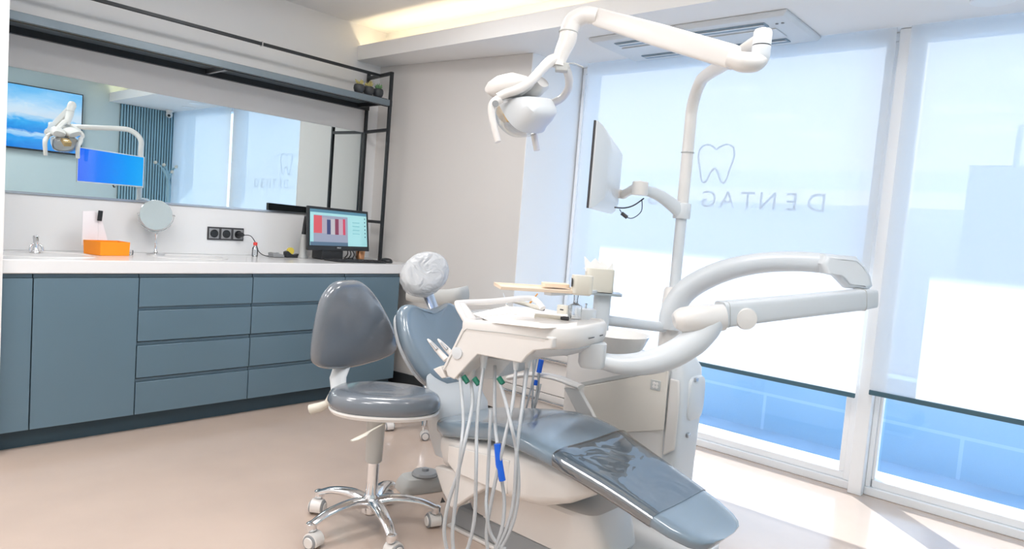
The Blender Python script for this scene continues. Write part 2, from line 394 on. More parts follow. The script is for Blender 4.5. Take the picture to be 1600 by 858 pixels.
# ================================================================== COUNTER WALL
# base cabinets
G = 'slate blue base cabinets under the white worktop'
XS = [.85, .979, 1.467, 2.123, 2.794, 3.274]
DZ = [(.10, .280), (.305, .484), (.5087, .6785), (.6997, .861)]
def front(name, x0, x1, z0, z1, par):
    p = MB().box((x0 + .0025, 3.970, z0), (x1 - .0025, 3.990, z1 - .0)).build(name, 'cabinet_slate', par, bevel=.0025)
    return p
labels = ['narrow slate blue panel cabinet at the wall end beside the tall door', 'slate blue cabinet with one tall plain door left of the drawers', 'wide slate blue cabinet with four drawers beside the tall door',
          'slate blue four-drawer cabinet partly behind the grey stool backrest', 'slate blue end cabinet behind the stool, under the computer monitor']
for i, (x0, x1) in enumerate(zip(XS[:-1], XS[1:])):
    t = thing('base_cabinet', labels[i], 'cabinet', ((x0 + x1) / 2, 4.2, 0), G)
    MB().box((x0 + .0005, 3.992, .10), (x1 - .0005, 4.565, .883)).build('carcass', 'cabinet_dark', t, smooth=False)
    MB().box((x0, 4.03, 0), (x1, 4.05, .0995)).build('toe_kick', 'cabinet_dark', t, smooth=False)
    if i in (2, 3):
        for z0, z1 in DZ:
            d = front('drawer', x0, x1, z0, z1, t)
            MB().box((x0 + .003, 3.984, z1 + .002), (x1 - .003, 3.9915, z1 + .019)).build('grip_groove', 'cabinet_slate', d, smooth=False)
    else:
        d = front('door', x0, x1, .10, .861, t)
        MB().box((x0 + .003, 3.984, .863), (x1 - .003, 3.9915, .880)).build('grip_groove', 'cabinet_slate', d, smooth=False)
# worktop with moulded basins
wt = MB().box((.848, 3.955, .885), (3.44, 4.568, CT)).build('worktop', 'worktop_white', bevel=.004, loc=(2, 4.2, .885))
tag(wt, 'long white worktop running over all the slate blue cabinets', 'worktop')
bs = MB()
bs.ring_loft([rrect((1.09, 4.25, CT + h), (1, 0, 0), (0, 1, 0), a, b, 3, 40) for a, b, h in ((.235, .185, .0004), (.228, .178, .005), (.218, .168, .005), (.205, .155, -.0005))], False, False)
tag(bs.build('sink_rim', 'worktop_white'), 'low white basin rim moulded on the worktop around the chrome tap', 'sink')
bs = MB()
bs.ring_loft([rrect((1.86, 4.27, CT + h), (1, 0, 0), (0, 1, 0), a, b, 3, 40) for a, b, h in ((.215, .165, .0004), (.208, .158, .005), (.20, .15, .005), (.19, .14, -.0005))], False, False)
tag(bs.build('sink_rim', 'worktop_white'), 'second low white basin rim on the worktop below the round mirror', 'sink')

# wall mirror, backsplash
wm = thing('wall_mirror', 'long frameless mirror on the wall above the worktop', 'mirror', (2.1, 4.56, 1.277))
MB().box((.865, 4.560, 1.277), (3.29, 4.5695, 1.94)).build('glass', 'mirror', wm, smooth=False)
MB().box((.865, 4.552, 1.265), (3.29, 4.5695, 1.2768)).build('edge_strip', 'steel', wm, smooth=False)
bp_ = MB().box((.848, 4.562, CT + .001), (2.86, 4.5695, 1.2645)).build('backsplash_panel', 'worktop_white', smooth=False)
tag(bp_, 'white backsplash panel between worktop and long mirror', 'backsplash')

# shelf frame
sf = thing('shelf_frame', 'black steel frame with a long shelf standing over the worktop', 'shelf', (3.24, 4.2, CT))
q = .011
def bar(mb, a, b, h=q):
    a = Vector(a); b = Vector(b); mn = [min(a[i], b[i]) - h for i in range(3)]; mx = [max(a[i], b[i]) + h for i in range(3)]
    return mb.box(mn, mx)
for nm, x, y, z in (('post', 3.255, 4.2, 2.37), ('post', 3.30, 4.545, 2.40)):
    bar(MB(), (x, y, CT + q + .001), (x, y, z - q)).build(nm, 'black_steel', sf, bevel=.002)
def skew(mb, a, b, h=q):
    a = Vector(a); b = Vector(b); d = (b - a).normalized(); u = Vector((0, 0, 1)); s_ = d.cross(u).normalized()
    mb.ring_loft([[p + s_ * sx_ * h + u * sz * h for sx_, sz in ((-1, -1), (1, -1), (1, 1), (-1, 1))] for p in (a, b)]); return mb
for z in (2.36, 1.943, 1.25):
    skew(MB(), (3.255, 4.2, z), (3.30, 4.545, z)).build('side_rail', 'black_steel', sf, smooth=False)
bar(MB(), (.87, 4.36, 2.36), (3.27, 4.36, 2.36), .010).build('top_rail', 'black_steel', sf, bevel=.002)
MB().box((2.30, 4.345, 2.345), (2.306, 4.375, 2.375)).build('joint_clip', 'steel', sf, smooth=False)
MB().box((.86, 4.19, 2.118), (3.27, 4.214, 2.162)).build('front_beam', 'shelf_grey', sf, bevel=.003)
MB().box((.86, 4.24, 2.118), (3.27, 4.252, 2.150)).build('inner_beam', 'black_steel', sf, bevel=.002)
MB().box((.86, 4.525, 2.112), (3.31, 4.556, 2.162)).build('rear_beam', 'black_steel', sf, smooth=False)
MB().box((.86, 4.214, 2.150), (3.27, 4.525, 2.160)).build('shelf_board', 'shelf_grey', sf, smooth=False)
for x in (2.02, 3.20):
    MB().box((x, 4.252, 2.120), (x + .02, 4.525, 2.149)).build('cross_bar', 'steel' if x < 3 else 'black_steel', sf, smooth=False)
MB().box((.90, 4.2145, 2.136), (1.95, 4.2395, 2.1495)).build('light_strip', 'cove_led', sf, smooth=False)
# succulents on a thin tray
tr_ = MB().box((2.96, 4.205, 2.1625), (3.235, 4.29, 2.169)).build('plant_tray', 'pot_dark', bevel=.002)
tag(tr_, 'thin dark tray under the three small pots on the shelf', 'tray')
for k, (x, lb) in enumerate(((3.005, 'small dark pot with a spiky dried plant, first of three from the mirror side'), (3.09, 'small dark pot with a pale curled plant, middle of the three on the shelf'), (3.175, 'small dark pot with a low round plant beside the black frame post'))):
    t = thing('potted_succulent', lb, 'potted plant', (x, 4.247, 2.1695), 'small potted plants on the shelf')
    MB().lathe([(.024, 0), (.034, .012), (.040, .032), (.038, .052), (.032, .062), (.028, .058), (.006, .054)], (x, 4.247, 2.1695), n=20).build('pot', 'pot_dark', t)
    lf = MB(); random.seed(k)
    for j in range(16):
        a = j * 2.4; r_ = .006 + .018 * random.random(); h = .02 + random.random() * (.026 if k != 1 else .04)
        b0 = Vector((x + math.cos(a) * r_ * .5, 4.247 + math.sin(a) * r_ * .5, 2.224)); b1 = b0 + Vector((math.cos(a) * .022, math.sin(a) * .022, h))
        lf.tube([b0, (b0 + b1) / 2 + Vector((0, 0, .006)), b1], [.005, .006, .001], 6)
    lf.build('leaves', 'plant_dry' if k != 2 else 'plant_green', t)

# ---- socket plate
sp_ = thing('socket_plate', 'dark grey triple wall socket plate under the long mirror', 'socket', (2.22, 4.56, 1.05))
MB().box((2.095, 4.553, 1.050), (2.347, 4.5618, 1.137)).build('plate', 'rubber_dark', sp_, bevel=.003)
for k in range(3):
    cx_ = 2.137 + k * .084
    rg = MB().box((cx_ - .034, 4.548, 1.060), (cx_ + .034, 4.5528, 1.127)).build('socket', 'rubber_grey', sp_, bevel=.003)
    MB().lathe([(.027, 0), (.027, .003), (.023, .003), (.021, .0005), (.001, .0005)], (cx_, 4.5478, 1.0935), (0, -1, 0), 24).build('socket_ring', 'plastic_dark', rg)
pl = thing('power_plug', 'black plug and thin cable in the socket nearest the monitor', 'plug', (2.31, 4.54, 1.09))
MB().lathe([(.019, 0), (.02, .02), (.014, .04), (.006, .052)], (2.305, 4.544, 1.0935), (0.25, -1, 0), 16).build('plug_body', 'plastic_dark', pl)
MB().tube(spline([(2.318, 4.494, 1.094), (2.36, 4.48, 1.09), (2.39, 4.46, 1.04), (2.41, 4.45, .985), (2.46, 4.45, .9585), (2.53, 4.44, .9575), (2.60, 4.455, .9575)], 6), .0028, 8).build('cable', 'plastic_dark', pl)

# ---- tap
t = thing('basin_tap', 'small curved chrome basin tap standing on the worktop', 'tap', (1.09, 4.40, CT))
MB().lathe([(.027, 0), (.026, .006), (.017, .014), (.013, .03), (.012, .07), (.015, .076), (.015, .09), (.006, .096)], (1.09, 4.40, CT + .0008), n=20).build('tap_body', 'chrome', t)
MB().tube(spline([(1.09, 4.40, 1.035), (1.082, 4.36, 1.046), (1.07, 4.30, 1.042), (1.066, 4.275, 1.02)], 6), [.008] * 19, 12).build('spout', 'chrome', t)
for dx in (-.022, .022):
    MB().tube(spline([(1.09 + dx * .4, 4.40, 1.0), (1.09 + dx * 1.1, 4.39, .992), (1.09 + dx * 1.4, 4.385, .965)], 5), .006, 10).build('handle', 'chrome', t)

# ---- orange box with paper
t = thing('desk_box', 'open orange plastic box with a white card, on the worktop', 'box', (1.41, 4.34, CT))
bx = MB(); A = [Vector((1.318, 4.40, CT + .001)), Vector((1.362, 4.262, CT + .001)), Vector((1.525, 4.285, CT + .001)), Vector((1.505, 4.42, CT + .001))]
cc = sum(A, Vector()) / 4
def q4(s, h): return [cc + (p - cc) * s + Vector((0, 0, h)) for p in A]
bx.ring_loft([q4(.97, 0), q4(1.0, .078), q4(.97, .078), q4(.94, .006)], True, True)
bx.build('tub', 'orange_plastic', t, bevel=.002)
MB().prism([(1.312, 4.405, 1.00), (1.40, 4.425, 1.00), (1.40, 4.44, 1.18), (1.382, 4.437, 1.198), (1.315, 4.42, 1.192)], (.001, -.003, 0)).build('card', 'paper', t, smooth=False)
c2 = tag(MB().box((-.012, -.004, -.03), (.012, .004, .03), Matrix.Translation((1.405, 4.418, 1.172)) @ Matrix.Rotation(.08, 4, 'Y')).build('black_clip', 'plastic_dark', bevel=.002), 'small black clip at the top of the white card in the orange box', 'clip')
MB().prism([(1.40, 4.42, 1.0), (1.46, 4.43, 1.0), (1.42, 4.44, 1.15), (1.40, 4.44, 1.18)], (.001, -.003, 0)).build('card', 'paper', t, smooth=False)
tag(MB().lathe([(.012, 0), (.015, .004), (.014, .028), (.001, .03)], (1.555, 4.36, CT + .001), (0, 0, 1), 16).build('clear_cap', 'clear_plastic'), 'tiny clear cap on the worktop right beside the orange box', 'cap')

# ---- round make-up mirror
mc = Yp(244, 336, 4.44)
t = thing('table_mirror', 'round chrome vanity mirror on a slim stand on the worktop', 'mirror', (mc.x + .005, 4.44, CT))
ax = Vector((-.25, -.94, .05)).normalized(); bx_ = mc.x + .005
MB().lathe([(.055, 0), (.055, .003), (.048, .007), (.015, .012), (.009, .02), (.007, .06), (.0085, .065), (.0055, .075), (.0055, .105), (.009, .115), (.009, .13), (.003, .135)], (bx_, 4.44, CT + .0008), n=24).build('stand', 'chrome', t)
MB().lathe([(.084, -.004), (.090, -.004), (.092, 0), (.090, .006), (.084, .006)], mc, ax, 40).build('rim', 'chrome', t)
MB().lathe([(.0001, -.003), (.085, -.003), (.085, .003), (.0001, .003)], mc, ax, 40).build('mirror_glass', 'mirror', t)
side = ax.cross(Vector((0, 0, 1))).normalized(); yk = [mc + side * (math.cos(a) * .099) + Vector((0, 0, math.sin(a) * .103)) + ax * (-.01 * abs(math.sin(a))) for a in [PI + PI * k / 20 for k in range(21)]]
MB().tube(yk, .0035, 8).build('yoke', 'chrome', t)
for s_ in (-1, 1): MB().lathe([(.006, -.01), (.006, .006), (.003, .009)], mc + side * (s_ * .096), side * s_, 12).build('pivot_knob', 'chrome', t)

# ---- small things near the computer
t = thing('gel_bottle', 'small clear bottle with a red cap beside the cable', 'bottle', (2.41, 4.46, CT))
MB().lathe([(.018, 0), (.02, .004), (.02, .055), (.012, .068), (.010, .075)], (2.375, 4.44, CT + .001), n=20).build('bottle_body', 'clear_plastic', t)
MB().lathe([(.0135, 0), (.0135, .018), (.011, .021)], (2.375, 4.44, CT + .077), n=16).build('cap', 'red_label', t)
t = thing('curing_charger', 'small dark grey device on the worktop, first in front of the socket cable', 'device', (2.53, 4.40, CT))
MB().prism([(2.475, 4.37, CT + .002), (2.56, 4.37, CT + .002), (2.555, 4.37, CT + .022), (2.49, 4.37, CT + .034), (2.47, 4.37, CT + .03)], (0, .07, 0)).build('device_body', 'rubber_grey', t, bevel=.004)
MB().lathe([(.012, 0), (.012, .004), (.009, .006)], (2.522, 4.40, CT + .0295), n=16).build('button', 'steel', t)
t = thing('tape_dispenser', 'black tape dispenser with yellow roll near the monitor', 'tape dispenser', (2.63, 4.40, CT))
MB().prism([(2.58, 4.385, CT + .001), (2.675, 4.385, CT + .001), (2.68, 4.385, CT + .03), (2.65, 4.385, CT + .02), (2.625, 4.385, CT + .026), (2.595, 4.385, CT + .048), (2.578, 4.385, CT + .04)], (0, .04, 0)).build('dispenser_base', 'plastic_dark', t, bevel=.003)
MB().lathe([(.012, -.008), (.026, -.008), (.026, .008), (.012, .008)], (2.622, 4.405, CT + .046), (0, 1, 0), 24).build('tape_roll', 'yellow_tape', t)
t = thing('cordless_scanner', 'grey upright stand with black top beside the monitor', 'scanner', (2.735, 4.36, CT))
MB().lathe([(.034, 0), (.034, .01), (.026, .03), (.022, .15), (.02, .17)], (2.702, 4.37, CT + .001), n=20).build('stand_body', 'plastic_grey', t)
MB().tube([(2.702, 4.37, CT + .172), (2.704, 4.365, CT + .24), (2.707, 4.35, CT + .30)], [.018, .016, .02], 12).build('black_head', 'plastic_dark', t)

# monitor on the worktop
screen_mat('desk_screen', [(0, (.35, .75, .80)), (1, (.45, .85, .88))], 'Z', .75, 0, .3)
mt = thing('computer_monitor', 'black desktop monitor with an x-ray program open on the worktop', 'monitor', (2.95, 4.28, CT))
def mp_(px, py, off=0): return Pp(px, py, (2.95, 4.24 - off, 1.1), Vector((-.10, -1, .03)).normalized())
fr = [mp_(481, 321), mp_(575, 331), mp_(577, 393), mp_(480.5, 391)]
ctr = sum(fr, Vector()) / 4; nb = Vector((.10, 1, -.03)).normalized()
MB().prism(fr, nb * .028).build('bezel', 'plastic_dark', mt, bevel=.004)
def sc_(s, t_): # 0..1 across, 0..1 down the screen
    a = fr[0].lerp(fr[1], s); b = fr[3].lerp(fr[2], s); return a.lerp(b, t_)
scr = MB().prism([sc_(.035, .06), sc_(.965, .06), sc_(.965, .885), sc_(.035, .885)], -nb * .0015).build('screen', 'desk_screen', mt, smooth=False)
def panel(s0, t0, s1, t1, col, st=.8, lift=.0022):
    nm = 'screen_tint_%d' % len(MATS); mat(nm, (0, 0, 0), .4, emit=col, estr=st)
    MB().prism([sc_(s0, t0) - nb * (lift - .0008), sc_(s1, t0) - nb * (lift - .0008), sc_(s1, t1) - nb * (lift - .0008), sc_(s0, t1) - nb * (lift - .0008)], -nb * .0004).build('screen_pane', nm, scr, smooth=False)
panel(.035, .06, .965, .13, (.12, .30, .42))
panel(.09, .19, .64, .80, (.38, .42, .55), lift=.0024)
panel(.09, .20, .22, .60, (.80, .13, .16), lift=.0030)
panel(.22, .24, .30, .60, (.50, .45, .55), lift=.0030)
panel(.30, .28, .36, .62, (.06, .08, .22), lift=.0030)
panel(.36, .26, .43, .62, (.62, .60, .64), lift=.0030)
panel(.43, .25, .49, .62, (.28, .06, .12), lift=.0030)
panel(.49, .25, .56, .62, (.60, .45, .55), lift=.0030)
panel(.56, .24, .60, .62, (.72, .08, .15), lift=.0030)
for k in range(4): panel(.72, .30 + k * .09, .84, .315 + k * .09, (.22, .55, .62), lift=.0026)
for k in range(6): panel(.925, .18 + k * .09, .94, .21 + k * .09, (.05, .12, .18), lift=.0026)
panel(.04, .80, .64, .885, (.12, .2, .3), lift=.0026)
text_obj('PHILIPS', .014, sc_(.5, .955) - nb * .002, 'plastic_cool', (PI / 2 - .03, 0, .1), mt, name='maker_badge')
sb = ctr + nb * .04
MB().box((sb.x - .03, sb.y - .005, CT + .02), (sb.x + .03, sb.y + .02, ctr.z)).build('stand_neck', 'plastic_dark', mt, bevel=.004)
MB().box((sb.x - .13, sb.y - .03, CT + .001), (sb.x + .05, sb.y + .10, CT + .075)).build('stand_base', 'plastic_dark', mt, bevel=.006)
kb = thing('keyboard', 'flat black keyboard in front of the desktop monitor', 'keyboard', (2.95, 4.12, CT))
MB().prism([(2.765, 4.20, CT + .0012), (3.19, 4.15, CT + .0012), (3.175, 4.02, CT + .0012), (2.80, 4.07, CT + .0012)], (0, 0, .012)).build('key_deck', 'plastic_dark', kb, bevel=.003)
kk = MB()
for i in range(14):
    for j in range(5):
        o0 = Vector((2.79 + i * .026 + j * .0035, 4.184 - j * .022 - i * .003, CT + .0134)); kk.box(o0, o0 + Vector((.02, -.016, .004)))
kk.build('keys', 'rubber_dark', kb, smooth=False)
mo = MB(); mo.ring_loft([rrect((3.24, 4.10, CT + h), (.95, .2, 0), (-.2, .95, 0), .032 * s, .052 * s, 2.5, 24) for s, h in ((.95, .001), (1, .008), (.93, .022), (.7, .031), (.3, .035), (.02, .0355))])
tag(mo.build('computer_mouse', 'plastic_dark'), 'black computer mouse at the foot of the black frame post', 'mouse')
tag(MB().lathe([(.028, 0), (.030, .005), (.034, .07), (.031, .07), (.028, .008), (.001, .006)], (3.17, 4.33, CT + .001), n=24).build('copper_cup', 'copper'), 'small copper coloured cup behind the keyboard', 'cup')
cb = MB()
for k in range(3): cb.tube(spline([(3.05 + k * .02, 4.33, 1.03), (3.06 + k * .03, 4.34, .99), (3.05 + k * .035, 4.36, .9585), (3.12 + k * .02, 4.40, .9585)], 6), .004, 8)
tag(cb.build('monitor_cables', 'plastic_dark'), 'black cables hanging behind the desktop monitor', 'cable')

# ================================================================== CEILING FITTINGS
ac = thing('ceiling_air_conditioner', 'white cassette air conditioner in the dropped ceiling near the window', 'air conditioner', (3.73, 1.97, 2.45))
ac0, ac1, ay0, ay1 = 3.46, 4.0, 1.37, 2.57
MB().ring_loft([[(x, y, z) for x, y in ((ac0 + i, ay0 + i), (ac1 - i, ay0 + i), (ac1 - i, ay1 - i), (ac0 + i, ay1 - i))] for i, z in ((0, 2.479), (0, 2.468), (.02, 2.452), (.06, 2.450))]).build('panel', 'plastic_cool', ac, bevel=.003)
for x0 in (ac0 + .075, ac1 - .15):
    MB().box((x0, ay0 + .14, 2.445), (x0 + .07, ay1 - .14, 2.4505)).build('air_slot', 'ac_dark', ac, smooth=False)
    MB().prism([(x0 + .012, ay0 + .15, 2.440), (x0 + .06, ay0 + .15, 2.447), (x0 + .06, ay0 + .15, 2.450), (x0 + .012, ay0 + .15, 2.443)], (0, ay1 - ay0 - .30, 0)).build('louvre', 'plastic_cool', ac, smooth=False)
MB().box((ac0 + .19, ay0 + .12, 2.444), (ac1 - .19, ay1 - .12, 2.4505)).build('intake_grille', 'plastic_cool', ac, bevel=.003)
for y in (ay0 + .06, ay0 + .09): MB().lathe([(.008, 0), (.008, .003)], (ac0 + .12, y, 2.449), (0, 0, -1), 12).build('indicator', 'rubber_grey', ac)

def downlight(x, y, z, label, lit=True, w=None):
    t = thing('recessed_downlight', label, 'ceiling light', (x, y, z), 'round recessed ceiling lights')
    MB().lathe([(.075, -.001), (.092, -.001), (.092, -.006), (.085, -.009), (.075, -.006)], (x, y, z), n=32).build('trim_ring', 'window_white', t)
    MB().lathe([(.0001, -.004), (.075, -.004), (.075, -.002)], (x, y, z), n=32).build('diffuser', 'lamp_diffuser' if lit else 'plastic_cool', t)
downlight(3.74, .55, 2.48, 'unlit round downlight in the dropped ceiling near the window, above the mullion', False)
downlight(3.86, .06, 2.48, 'unlit round downlight seen only in the long mirror, in front of the slatted wall', False)
def fill_panel(x, y, lb):  # panel out of view, added as fill light
    t = thing('fill_panel_light', lb, 'ceiling light', (x, y, 2.73), 'added square ceiling fill panels')
    MB().box((x - .31, y - .31, 2.732), (x + .31, y + .31, 2.7495)).build('panel_frame', 'window_white', t, bevel=.003)
    MB().box((x - .285, y - .285, 2.729), (x + .285, y + .285, 2.7315)).build('diffuser', 'lamp_diffuser', t, smooth=False)
    l = add_light('fill_lamp', 'AREA', (0, 0, -.006), FILL_LAMP_W, (1.0, .985, .98), shape='SQUARE', size=.56)
    l.parent = t
for x, y, lb in FILL_LAMPS: fill_panel(x, y, lb)
# warm led strip in the cove
cl = thing('cove_light_strip', 'warm light strip hidden in the ceiling cove', 'light strip', (3.26, 1.9, 2.502))
MB().box((3.25, YF + .02, 2.5015), (3.265, YW - .03, 2.507)).build('led_strip', 'cove_led', cl, smooth=False)
l = add_light('cove_lamp', 'AREA', (0.02, 0, .012), 8, (1.0, .80, .52), rot=(0, math.radians(155), 0), shape='RECTANGLE', size=.02, size_y=5.2); l.parent = cl

# ================================================================== WALL SEEN IN THE MIRROR
MB_ = MB().box((3.33, YF + .001, 0), (4.06, YF + .012, 2.478)).build('slat_backing', 'slat_dark', smooth=False)
sl = thing('slatted_wall_panel', 'slatted blue-grey wall panel seen in the long mirror', 'wall panel', (3.7, YF + .02, 0))
MB_.parent = sl; MB_.location = Vector(MB_.location) - sl.location
ss = MB()
for k in range(21): ss.box((3.335 + k * .0345, YF + .0125, 0.002), (3.335 + k * .0345 + .021, YF + .032, 2.477))
ss.build('slats', 'slat_blue', sl, smooth=False)
screen_mat('tv_picture', [(0, (.02, .25, .80)), (.16, (.03, .40, .95)), (.24, (.55, .78, 1.0)), (.30, (.02, .28, .82)), (.44, (.05, .45, .95)), (.50, (.35, .65, .95)), (.56, (.72, .80, .92)), (.66, (.62, .78, .95)), (.8, (.30, .62, .95)), (1, (.12, .50, .92))], 'Z', .95, 0.02, .73, waves=(5.0, .22))
tv = thing('wall_television', 'large television showing a blue sea, reflected in the long mirror', 'television', (2.2, YF + .05, 1.75))
MB().box((1.60, YF + .03, 1.745), (2.885, YF + .075, 2.50)).build('tv_body', 'plastic_dark', tv, bevel=.004)
MB().box((1.615, YF + .0755, 1.765), (2.872, YF + .0775, 2.488)).build('screen', 'tv_picture', tv, smooth=False)
MB().box((2.1, YF + .001, 2.0), (2.4, YF + .0295, 2.3)).build('wall_bracket', 'plastic_dark', tv, smooth=False)
cc_ = thing('security_camera', 'white dome security camera below the dropped ceiling in the mirror', 'camera', (3.88, -.6, 2.40))
MB().lathe([(.045, 0), (.045, -.02), (.03, -.03)], (3.88, -.6, 2.479), n=20).build('mount', 'plastic_white', cc_)
MB().lathe([(.001, -.04), (.03, -.03), (.042, 0), (.03, .03), (.02, .04), (.001, .04)], (3.88, -.6, 2.42), (-.4, .8, -.3), 20).build('camera_ball', 'plastic_white', cc_)
MB().lathe([(.018, 0), (.018, .006), (.001, .008)], Vector((3.88, -.6, 2.42)) + Vector((-.4, .8, -.3)).normalized() * .040, (-.4, .8, -.3), 16).build('lens', 'plastic_dark', cc_)
cr_ = thing('coat_rack', 'blue-grey branching coat rack by the slatted wall, seen in the mirror', 'coat rack', (3.84, -.42, 0))
MB().lathe([(.12, 0.001), (.12, .02), (.04, .04), (.028, .06), (.028, 1.45), (.02, 1.47)], (3.84, -.42, 0), n=20).build('stand', 'slat_blue', cr_)
for e in ((3.66, -.42, 1.76), (3.76, -.40, 1.74), (3.86, -.38, 1.66), (3.90, -.36, 1.73)):
    b = MB().tube(spline([(3.84, -.42, 1.40), (3.83, -.42, 1.55), ((3.84 + e[0]) / 2, -.41, (1.62 + e[2]) / 2), e], 5), [.02] * 10 + [.012] * 6, 10).build('branch', 'slat_blue', cr_)
    MB().lathe([(.001, -.018), (.02, -.012), (.022, .006), (.016, .018), (.001, .02)], e, (0, 1, .3), 14).build('peg', 'plastic_cream', b)
# ================================================================== STOOLS
def caster(root, x, y, ang, zt, s=1.0, chrome=True):
    """twin wheel caster standing on the floor below (x, y)"""
    d = Vector((math.cos(ang), math.sin(ang), 0)); p = Vector((-d.y, d.x, 0)); c = Vector((x, y, 0)) + d * .012 * s
    h = MB(); h.lathe([(.006, 0), (.006, zt - .045)], (x, y, .045), n=10)
    h.ring_loft([[c + d * (math.cos(a) * r * s) + p * (o * s) + Vector((0, 0, .027 * s + math.sin(a) * r * s)) for a in [-.5 + 4.2 * k / 12 for k in range(13)]] for o, r in ((-.022, .022), (-.020, .029), (.020, .029), (.022, .022))])
    cs = h.build('caster', 'plastic_white', root)
    for o in (-.0225, .0225):
        w = MB().lathe([(.001, -.004 * s), (.018 * s, -.005 * s), (.0235 * s, -.004 * s), (.0255 * s, 0), (.0235 * s, .004 * s), (.018 * s, .005 * s), (.001, .004 * s)], c + p * (o * s) + Vector((0, 0, .0258 * s)), p, 20).build('wheel', 'rubber_grey', cs)
        MB().lathe([(.001, 0), (.019 * s, 0), (.017 * s, .003 * s), (.001, .0035 * s)], c + p * (o * s + math.copysign(.0052 * s, o)) + Vector((0, 0, .0258 * s)), p * math.copysign(1, o), 18).build('hub_cap', 'plastic_white', cs)
    return cs
SX, SY = 1.758, 2.222
st = thing('dental_stool', 'grey padded dental stool with triangular backrest and chrome star base', 'stool', (SX, SY, 0))
# star base
for k in range(5):
    a = math.radians(178 - 72 * k); d = Vector((math.cos(a), math.sin(a), 0)); s0 = Vector((SX, SY, 0))
    lg = MB().tube(spline([s0 + d * .025 + Vector((0, 0, .115)), s0 + d * .10 + Vector((0, 0, .128)), s0 + d * .20 + Vector((0, 0, .116)), s0 + d * .272 + Vector((0, 0, .088))], 6), interp([.032, .028, .024, .019], 19, 19), 16, ry=interp([.024, .019, .015, .012], 19, 19), up=(0, 0, 1)).lathe([(.018, 0), (.021, .004), (.021, .028), (.012, .034)], s0 + d * .272 + Vector((0, 0, .066)), n=18).build('leg', 'chrome', st)
    caster(st, SX + d.x * .272, SY + d.y * .272, a + 1.9, .068, 1.15)
MB().lathe([(.02, .06), (.038, .075), (.040, .10), (.034, .135), (.027, .15)], (SX, SY, 0), n=28).build('hub', 'chrome', st)
MB().lathe([(.0245, .14), (.0245, .31)], (SX, SY, 0), n=28).build('gas_lift', 'chrome', st)
MB().lathe([(.030, .285), (.034, .29), (.038, .45), (.042, .475)], (SX, SY, 0), n=28).build('column_cover', 'plastic_grey', st)
# seat: rounded triangular pad, wide at the side away from the backrest
SZ = .533
_fw = Vector((.751, .66, 0)); _rt = Vector((.66, -.751, 0))
bdir = Vector((-.50, .87, 0)).normalized()           # towards the backrest
sdir = Vector((bdir.y, -bdir.x, 0))
def seat_ring(sc, z):
    r = []
    for k in range(40):
        a = k * 2 * PI / 40
        u, v = math.cos(a), math.sin(a)
        r.append(Vector((SX, SY, z)) + _rt * (.030 + (.232 * math.copysign(abs(u) ** .85, u)) * sc) + _fw * (.165 * v * (1 - .12 * u)) * sc)
    return r
mb = MB(); mb.ring_loft([seat_ring(s_, SZ + h) for s_, h in ((.05, -.024), (.80, -.024), (.93, -.018), (.985, -.004), (1, .012), (.985, .030), (.94, .046), (.86, .056), (.7, .060), (.4, .054), (.05, .050))])
mb.build('seat', 'upholstery', st)
mb = MB(); mb.ring_loft([seat_ring(s_, SZ + h) for s_, h in ((.30, -.044), (.75, -.042), (.94, -.034), (.975, -.022), (.96, -.014), (.05, -.016))])
mb.build('seat_pan', 'plastic_white', st)
MB().tube([(SX, SY, .45), Vector((SX, SY, .45)) - Vector((.02, .06, .012)), Vector((SX, SY, .42)) - Vector((.035, .13, -.005))], .004, 8).build('lever_rod', 'plastic_cream', st)
lv = Dp(560, 686, 2.62)
MB().tube([Dp(600, 662, 2.70), Dp(578, 674, 2.66), Dp(571, 679, 2.64), Dp(557, 686, 2.62), Dp(549, 689, 2.60)], [.004, .005, .012, .013, .006], 12, ry=[.003, .003, .004, .004, .003], up=(0, 0, 1)).build('lever', 'plastic_cream', st)
bpy.data.objects.remove(bpy.data.objects['lever_rod'])
# backrest: rounded triangle pad in the plane through the picture outline
bo = [(541, 438), (556, 438), (570, 445), (585, 462), (600, 487), (611, 511), (617, 532), (615, 548), (602, 557), (580, 565), (555, 572), (530, 576), (507, 576), (492, 570), (487, 560), (489, 530), (495, 496), (503, 467), (515, 449), (527, 440)]
bn = (Vector((.50, -.84, -.10)) * 1).normalized(); bn = Vector((.10, -.99, -.10)).normalized()
b0 = Vector((SX, SY, 0)) + Vector((-.12, .20, .75))
bo3 = spline([Pp(x, y, b0, bn) for x, y in bo + bo[:1]], 3)[:-1]
mb = MB(); cushion(mb, bo3, bn, .062, .030, crown=.012)
mb.build('backrest', 'upholstery', st)
bcx = sum(bo3, Vector()) / len(bo3)
mb = MB(); P_ = [p + (bcx - p) * .13 - bn * .034 for p in bo3]; cushion(mb, P_, bn, .018, .008); mb.build('back_shell', 'plastic_white', st)
# back bracket and knob
low = bcx - bn * .04 + Vector((0, 0, -.10))
MB().tube([low + Vector((0, 0, .02)), low + Vector((.0, -.002, -.05)), Dp(528, 590, 2.93), Dp(530, 628, 2.88), Dp(548, 640, 2.80), Dp(578, 640, 2.74)], [.036, .036, .036, .034, .024, .022], 16, ry=[.01, .01, .012, .014, .014, .012], up=(.75, .66, 0)).build('back_bracket', 'plastic_cool', st)
MB().tube([Dp(520, 612, 2.93), Dp(512, 630, 2.95), Dp(500, 636, 2.95), Dp(484, 640, 2.95)], [.012, .016, .020, .021], 16).build('tilt_knob', 'plastic_cream', st)

